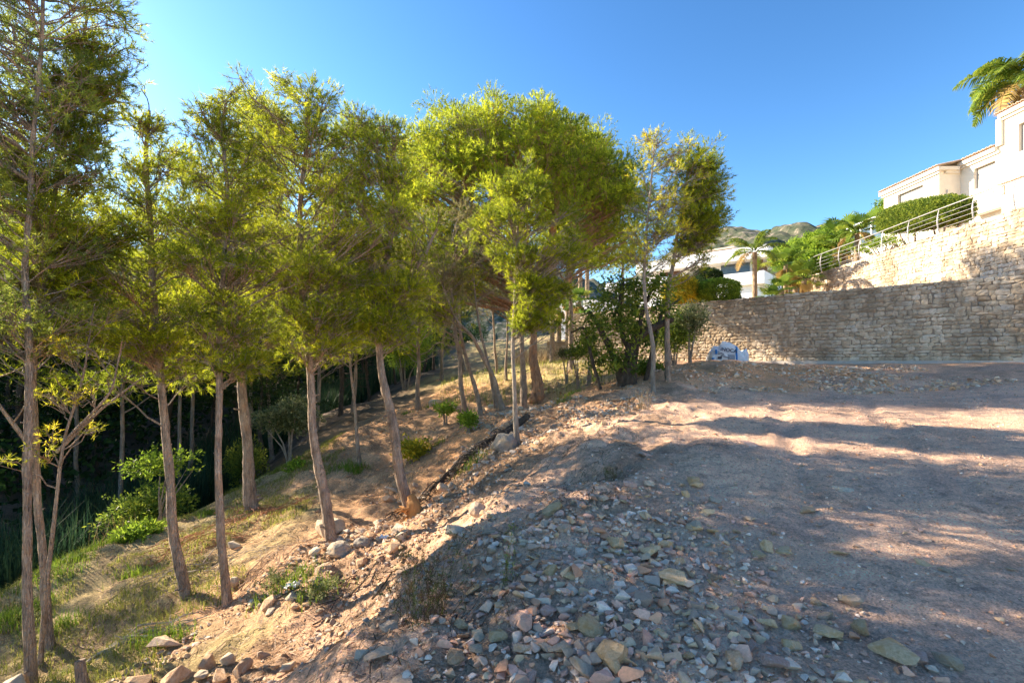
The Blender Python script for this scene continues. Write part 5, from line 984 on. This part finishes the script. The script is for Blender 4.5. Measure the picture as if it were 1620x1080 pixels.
stone(498, 7.0, 24, .9, 'pale', 'small pale rounded stone left of the brown lumpy boulder', name='boulder', meshd=big2)
stone(574, 7.05, 34, .8, 'boulder', 'grey wedge shaped rock right of the brown lumpy boulder', name='boulder', meshd=big2)
stone(642, 5.8, 42, .7, 'greystone', 'pale grey flat faced rock on the slope above the rubble', name='rock', meshd=slab)
stone(262, 5.75, 56, .8, 'greystone', 'flat rectangular stone block lying on the grass terrace', name='stone_block', meshd=slab, tilt=.05, sink=.1)
stone(725, 5.5, 60, .55, 'pale', 'smooth pale rock half buried on the slope edge', name='rock', meshd=big2, sink=.6)
stone(760, 5.9, 42, .5, 'greystone', 'second half buried grey rock up the slope edge', name='rock', meshd=big, sink=.6)
stone(424, 6.3, 26, .7, 'greystone', 'pale grey stone with a bright face below the green herbs', name='rock')
stone(372, 6.9, 24, .9, 'greystone', 'round grey stone right of the thin dark trunk base', name='rock', meshd=big)
stone(368, 8.2, 28, .9, 'pale', 'pale squarish rock behind the thin dark trunk', name='rock')
stone(690, 18, 30, .9, 'pale', 'pale rock beside the track under the dark straight pine', name='boulder', meshd=big2); stone(722, 15.5, 22, .8, 'pale', 'rock at the foot of the dark straight pine', name='boulder', meshd=big2)
stone(762, 13.8, 18, .8, 'orange', 'sunlit orange rock behind the lower leaning pine', name='boulder', meshd=big); stone(780, 13.9, 20, .8, 'pale', 'sunlit pale rock at the foot of the crossing pines', name='boulder', meshd=big2)
# rocks at the lower left edge of the rubble slope
for k, (px, py, Y, w_, mt, lab) in enumerate([(216,1062,4.95,44,'orange','tall orange block at the bottom left end of the rubble'), (275,1072,4.75,46,'orange','pale orange pyramid shaped rock on the bottom edge'), (185,1068,5.0,30,'pale','low rock left of the tall orange block'), (325,1045,5.0,36,'orange','orange rock above the pyramid shaped one'),
    (318,1068,4.7,30,'pale','pale rock right of the pyramid shaped one'), (350,1070,4.6,34,'orange','blocky orange stone on the bottom edge'), (360,1048,4.9,26,'pale','pale stone above the blocky orange stone'), (15,1060,5.4,50,'pale','pale rock at the bottom left corner'), (385,1055,4.6,34,'orange','long orange stone right of the blocky one'), (415,1030,4.9,26,'greystone','grey stone at the shaded upper edge of the lower rubble'), (300,1050,4.95,22,'pale','small pale stone between the orange rocks'), (455,1040,4.5,30,'pale','pale stone low on the rubble slope')]):
    stone(px, Y, w_, 1.15, mt, lab, name='rock', k=k)
# the most distinctive stones of the foreground rubble
for k, (px, py, w_, hk, mt, lab) in enumerate([(968,1040,54,.75,'ochre','largest flat ochre stone at the bottom centre'), (923,1062,50,.8,'greystone','pale olive block left of the largest flat ochre stone'), (1068,913,56,.6,'ochre','broad flat pale stone in the middle of the rubble'), (822,990,36,1.1,'pink','upright pink stone near the dry shrub'),
    (866,975,32,.9,'pink','pinkish white lump right of the upright pink stone'), (827,1030,30,1.2,'greystone','upright grey slab below the upright pink stone'), (935,992,48,.7,'ochre','long tilted ochre stone right of the pink lump'), (972,866,34,1.0,'ochre','sunlit ochre stone with a dark underside'), (1095,762,40,.5,'ochre','flat pale stone alone on the plateau'),
    (1215,990,36,1.0,'ochre','brown and cream stone right of the main rubble'), (1415,1042,66,.6,'ochre','long ochre stone with a brown stain at the bottom right'), (1452,1045,40,.7,'pink','smooth pink oval stone beside the long stained one'), (1278,808,32,.6,'orange','flat reddish stone alone on the gravel'), (1030,878,34,.9,'ochre','upright golden stone above the broad flat stone'),
    (1052,868,26,1.0,'ochre','narrow golden stone next to the upright one'), (1100,838,24,1.0,'ochre','small bright ochre cube at the top of the rubble'), (1128,842,20,1.0,'ochre','tall narrow ochre chip beside the bright cube'), (1364,1000,34,.9,'ochre','rounded ochre stone right of the dark hollow'), (1310,1003,44,.7,'ochre','long brown ochre stone above the stained one'),
    (873,812,36,.7,'ochre','flat pale stone at the upper left end of the rubble'), (860,832,22,1.0,'greystone','leaning slate at the upper left of the rubble'), (1130,915,24,.8,'orange','round brown stone right of the broad flat stone'), (788,1010,34,.8,'ochre','ochre stone left of the upright grey slab'), (885,1030,44,.9,'greystone','squarish grey ochre block below the long tilted stone'),
    (1240,866,50,.35,'ochre','rust stained flat stone in the gravel'), (1330,872,44,.3,'ochre','flat half buried yellowish slab in the gravel'), (1463,890,46,.3,'ochre','flush yellowish slab in the gravel at right'), (1335,770,40,.35,'pale','pale flat stone near the sunlit strips'), (720,1046,32,1.2,'orange','upright rounded orange stone right of the dry shrub'), (700,1010,28,.8,'pink','pinkish stone at the foot of the dry shrub'), (600,1040,50,.7,'greystone','long grey green rock on the lower rubble slope'), (655,890,30,.7,'greystone','pale grey stone above the dry shrub'), (1020,716,32,.5,'pink','flat pink slab at the upper edge of the slope'), (1185,700,30,.5,'pink','low pinkish stone far on the plateau')]):
    # find the depth where the line of sight meets the soil
    Ys = np.linspace(2.2, 14, 240); zz = H(X(px, Ys), Ys); line = EYE - (py + w_ * .12 - HY) / FP * Ys; j = int(np.argmax(zz > line)); stone(px, float(Ys[j]), w_ * (1 if hk > .36 else .8), hk, mt, lab, k=k % 14, sink=.25 if hk > .5 else .9)
def where(x, y):
    px = 810 + x * FP / y; a_ = 'left' if px < 760 else ('middle' if px < 1020 else 'right'); return ('near' if y < 3.1 else ('central' if y < 4.1 else 'far')) + ' ' + a_
classes = [('ochre', 'angular ochre stone in the foreground rubble'), ('ochre', 'angular ochre stone in the foreground rubble'), ('greystone', 'angular grey stone in the foreground rubble'), ('pink', 'small pinkish stone in the foreground rubble'), ('pale', 'small whitish stone in the foreground rubble'), ('orange', 'small orange stone in the foreground rubble')]
def rubble(x, y):
    """density of loose stones on the plateau and its edge"""
    u = x - np.interp(y, [0, 2.9, 4, 5.5, 7, 10], [-1.6, -1.1, -.57, -.1, .83, 3.1]); core = np.clip(1.3 - abs(u - 1.35 - (4 - y) * .3) / 1.35, 0, 1) * np.clip((6.0 - y) / 1.8, 0, 1)
    return core
n = 0; t_ = 0; placed = []
while n < 190 and t_ < 30000:
    t_ += 1; y = rng.uniform(2.3, 6.4); x = rng.uniform(-1.6, 3.8) ; dn = float(rubble(np.array(x), np.array(y)))
    if rng.random() > dn * .95 + .03: continue
    s = float(np.clip(rng.lognormal(-2.6, .38), .035, .14))
    if any((x - a_) ** 2 + (y - b) ** 2 < (.62 * (s + c_)) ** 2 for a_, b, c_ in placed): continue
    placed.append((x, y, s)); mt, lab = classes[int(rng.integers(0, 6))]; hk_ = rng.uniform(.6, 1.1); lab = lab.replace('in the foreground rubble', 'in the %s part of the foreground rubble' % where(x, y)); lab = ('low ' if hk_ < .75 else 'tall ' if hk_ > .95 else '') + lab; stone(0, 0, s * 2 * FP / y * .55, hk_, mt, lab, 'loose rubble stones of the foreground', xy=(x, y), sink=.36); n += 1
for k in range(34):
    px, py = [(rng.uniform(560, 700), rng.uniform(815, 900)), (rng.uniform(410, 640), rng.uniform(870, 985)), (rng.uniform(600, 720), rng.uniform(745, 810))][k % 3]; Ys = np.linspace(4, 13, 240); zz = H(X(px, Ys), Ys); j = int(np.argmax(zz > EYE - (py - HY) / FP * Ys)); mt = ['pale', 'orange', 'greystone', 'orange'][k % 4]
    stone(px, float(Ys[j]), rng.uniform(13, 30), rng.uniform(.7, 1), mt, {'pale': 'pale', 'orange': 'orange', 'greystone': 'grey'}[mt] + [' stone lying on the bank beside the curved pine', ' stone on the slope below the boulder pine', ' stone on the orange bank above the curved pine'][k % 3], 'stones strewn over the bank', sink=.35)
# pebbles and chips: nobody could count them
def pebble_field(name, label, n, sampler, size, seed, cols, emb=.25):
    rg = np.random.default_rng(seed); x, y, sc__ = sampler(n, rg); n = len(x); T = []
    for k in range(8):
        me = rock_mesh(300 + k, 9, .6, .8, .1); vco = np.empty(len(me.vertices) * 3); me.vertices.foreach_get('co', vco); tr = np.array([p_.vertices[:] for p_ in me.polygons]); T.append((vco.reshape(-1, 3), tr)); bpy.data.meshes.remove(me)
    z_ = H(x, y); V = []; F = []; Cc = []; off = 0; cols = np.array(cols)
    for k in range(8):
        idx = np.arange(k, n, 8); v0, tr = T[k]; m_ = len(idx); a_ = rg.uniform(0, 6.28, m_); s = size * sc__[idx] * np.clip(rg.lognormal(0, .45, m_), .4, 2.6); ca, sa = np.cos(a_)[:, None], np.sin(a_)[:, None]
        tl = rg.normal(0, .4, m_)[:, None]; vx, vy, vz = v0[:, 0][None], v0[:, 1][None], v0[:, 2][None]; vy2 = vy * np.cos(tl) - vz * np.sin(tl); vz2 = vy * np.sin(tl) + vz * np.cos(tl)
        v = np.stack([(vx * ca - vy2 * sa) * s[:, None] + x[idx][:, None], (vx * sa + vy2 * ca) * s[:, None] + y[idx][:, None], vz2 * s[:, None] + (z_[idx] + s * emb)[:, None]], -1).reshape(-1, 3)
        V.append(v); F.append((tr[None] + (np.arange(m_) * len(v0))[:, None, None]).reshape(-1, 3) + off); off += len(v); Cc.append(np.repeat(cols[rg.integers(0, len(cols), m_)] * rg.uniform(.7, 1.15, (m_, 1)), len(v0), 0))
    return tag(mesh(name, np.concatenate(V), np.concatenate(F), M['pebble'], attrs={'col': np.concatenate(Cc)}), label, 'gravel', kind='stuff')
PC = [(.74,.48,.27),(.62,.43,.27),(.76,.44,.3),(.58,.44,.33),(.82,.64,.5),(.72,.36,.2),(.5,.34,.24),(.8,.62,.46),(.68,.39,.28),(.56,.39,.27)]
def s1(n, rg):
    x = rg.uniform(-2.2, 6.5, n); y = 2.2 + rg.random(n) ** 1.3 * 7; k = rg.random(n) < .10 + .9 * rubble(x, y) ; x, y = x[k], y[k]; return x, y, .55 + .75 * rubble(x, y)
pebble_field('pebbles', 'small chips and pebbles between the foreground stones', 21000, s1, .022, 1, PC)
def s2(n, rg):
    x = rg.uniform(-3, 12, n); y = 2.2 + rg.random(n) ** 1.5 * 11; k = (vnoise(x * 1.1, y * 1.1, 70) > -.15) & (rg.random(n) < .8); x, y = x[k], y[k]; return x, y, .6 + .09 * y
pebble_field('gravel', 'fine pinkish gravel scattered over the plateau', 16000, s2, .009, 2, PC[2:])
def s3(n, rg):
    y = rg.uniform(2.6, 13, n); e_ = np.interp(y, [2.9, 4, 5.5, 7, 10], [-1.1, -.57, -.1, .83, 3.1]); d_ = rg.random(n) ** .8 * 4.2; x = e_ - d_; k = (vnoise(x * .9, y * .9, 71) + .5 * vnoise(x * 3, y * 3, 74) > .02) | ((abs(d_ - 1.7) < .35) & (rg.random(n) < .5)); x, y = x[k], y[k]; return x, y, .5 + .10 * y
pebble_field('scree', 'sunlit orange and cream scree on the rubble slope', 9000, s3, .022, 3, [(.56,.36,.2),(.6,.45,.3),(.5,.3,.18),(.55,.46,.36),(.46,.36,.26),(.62,.5,.38)])
def s4(n, rg):
    y = rg.uniform(9, 20, n); x = rg.uniform(-5.5, 3.5, n) ; k = vnoise(x * .8, y * .8, 72) > 0; return x[k], y[k], .8 + .04 * y[k]
pebble_field('bank_stones', 'orange clods and stones on the far cut bank', 2600, s4, .022, 4, [(.58,.34,.18),(.6,.42,.26),(.5,.28,.15)])
def s5(n, rg):
    x = rg.uniform(4.5, 12, n); y = rg.uniform(11.3, 14.6, n); k = vnoise(x * 1.3, y * 1.3, 75) > -.1; return x[k], y[k], 1 + 0 * y[k]
pebble_field('berm_clods', 'orange clods and stones on the low earth berm', 2400, s5, .035, 5, [(.80,.48,.27),(.82,.6,.4),(.7,.4,.22),(.78,.62,.46),(.6,.4,.26)])
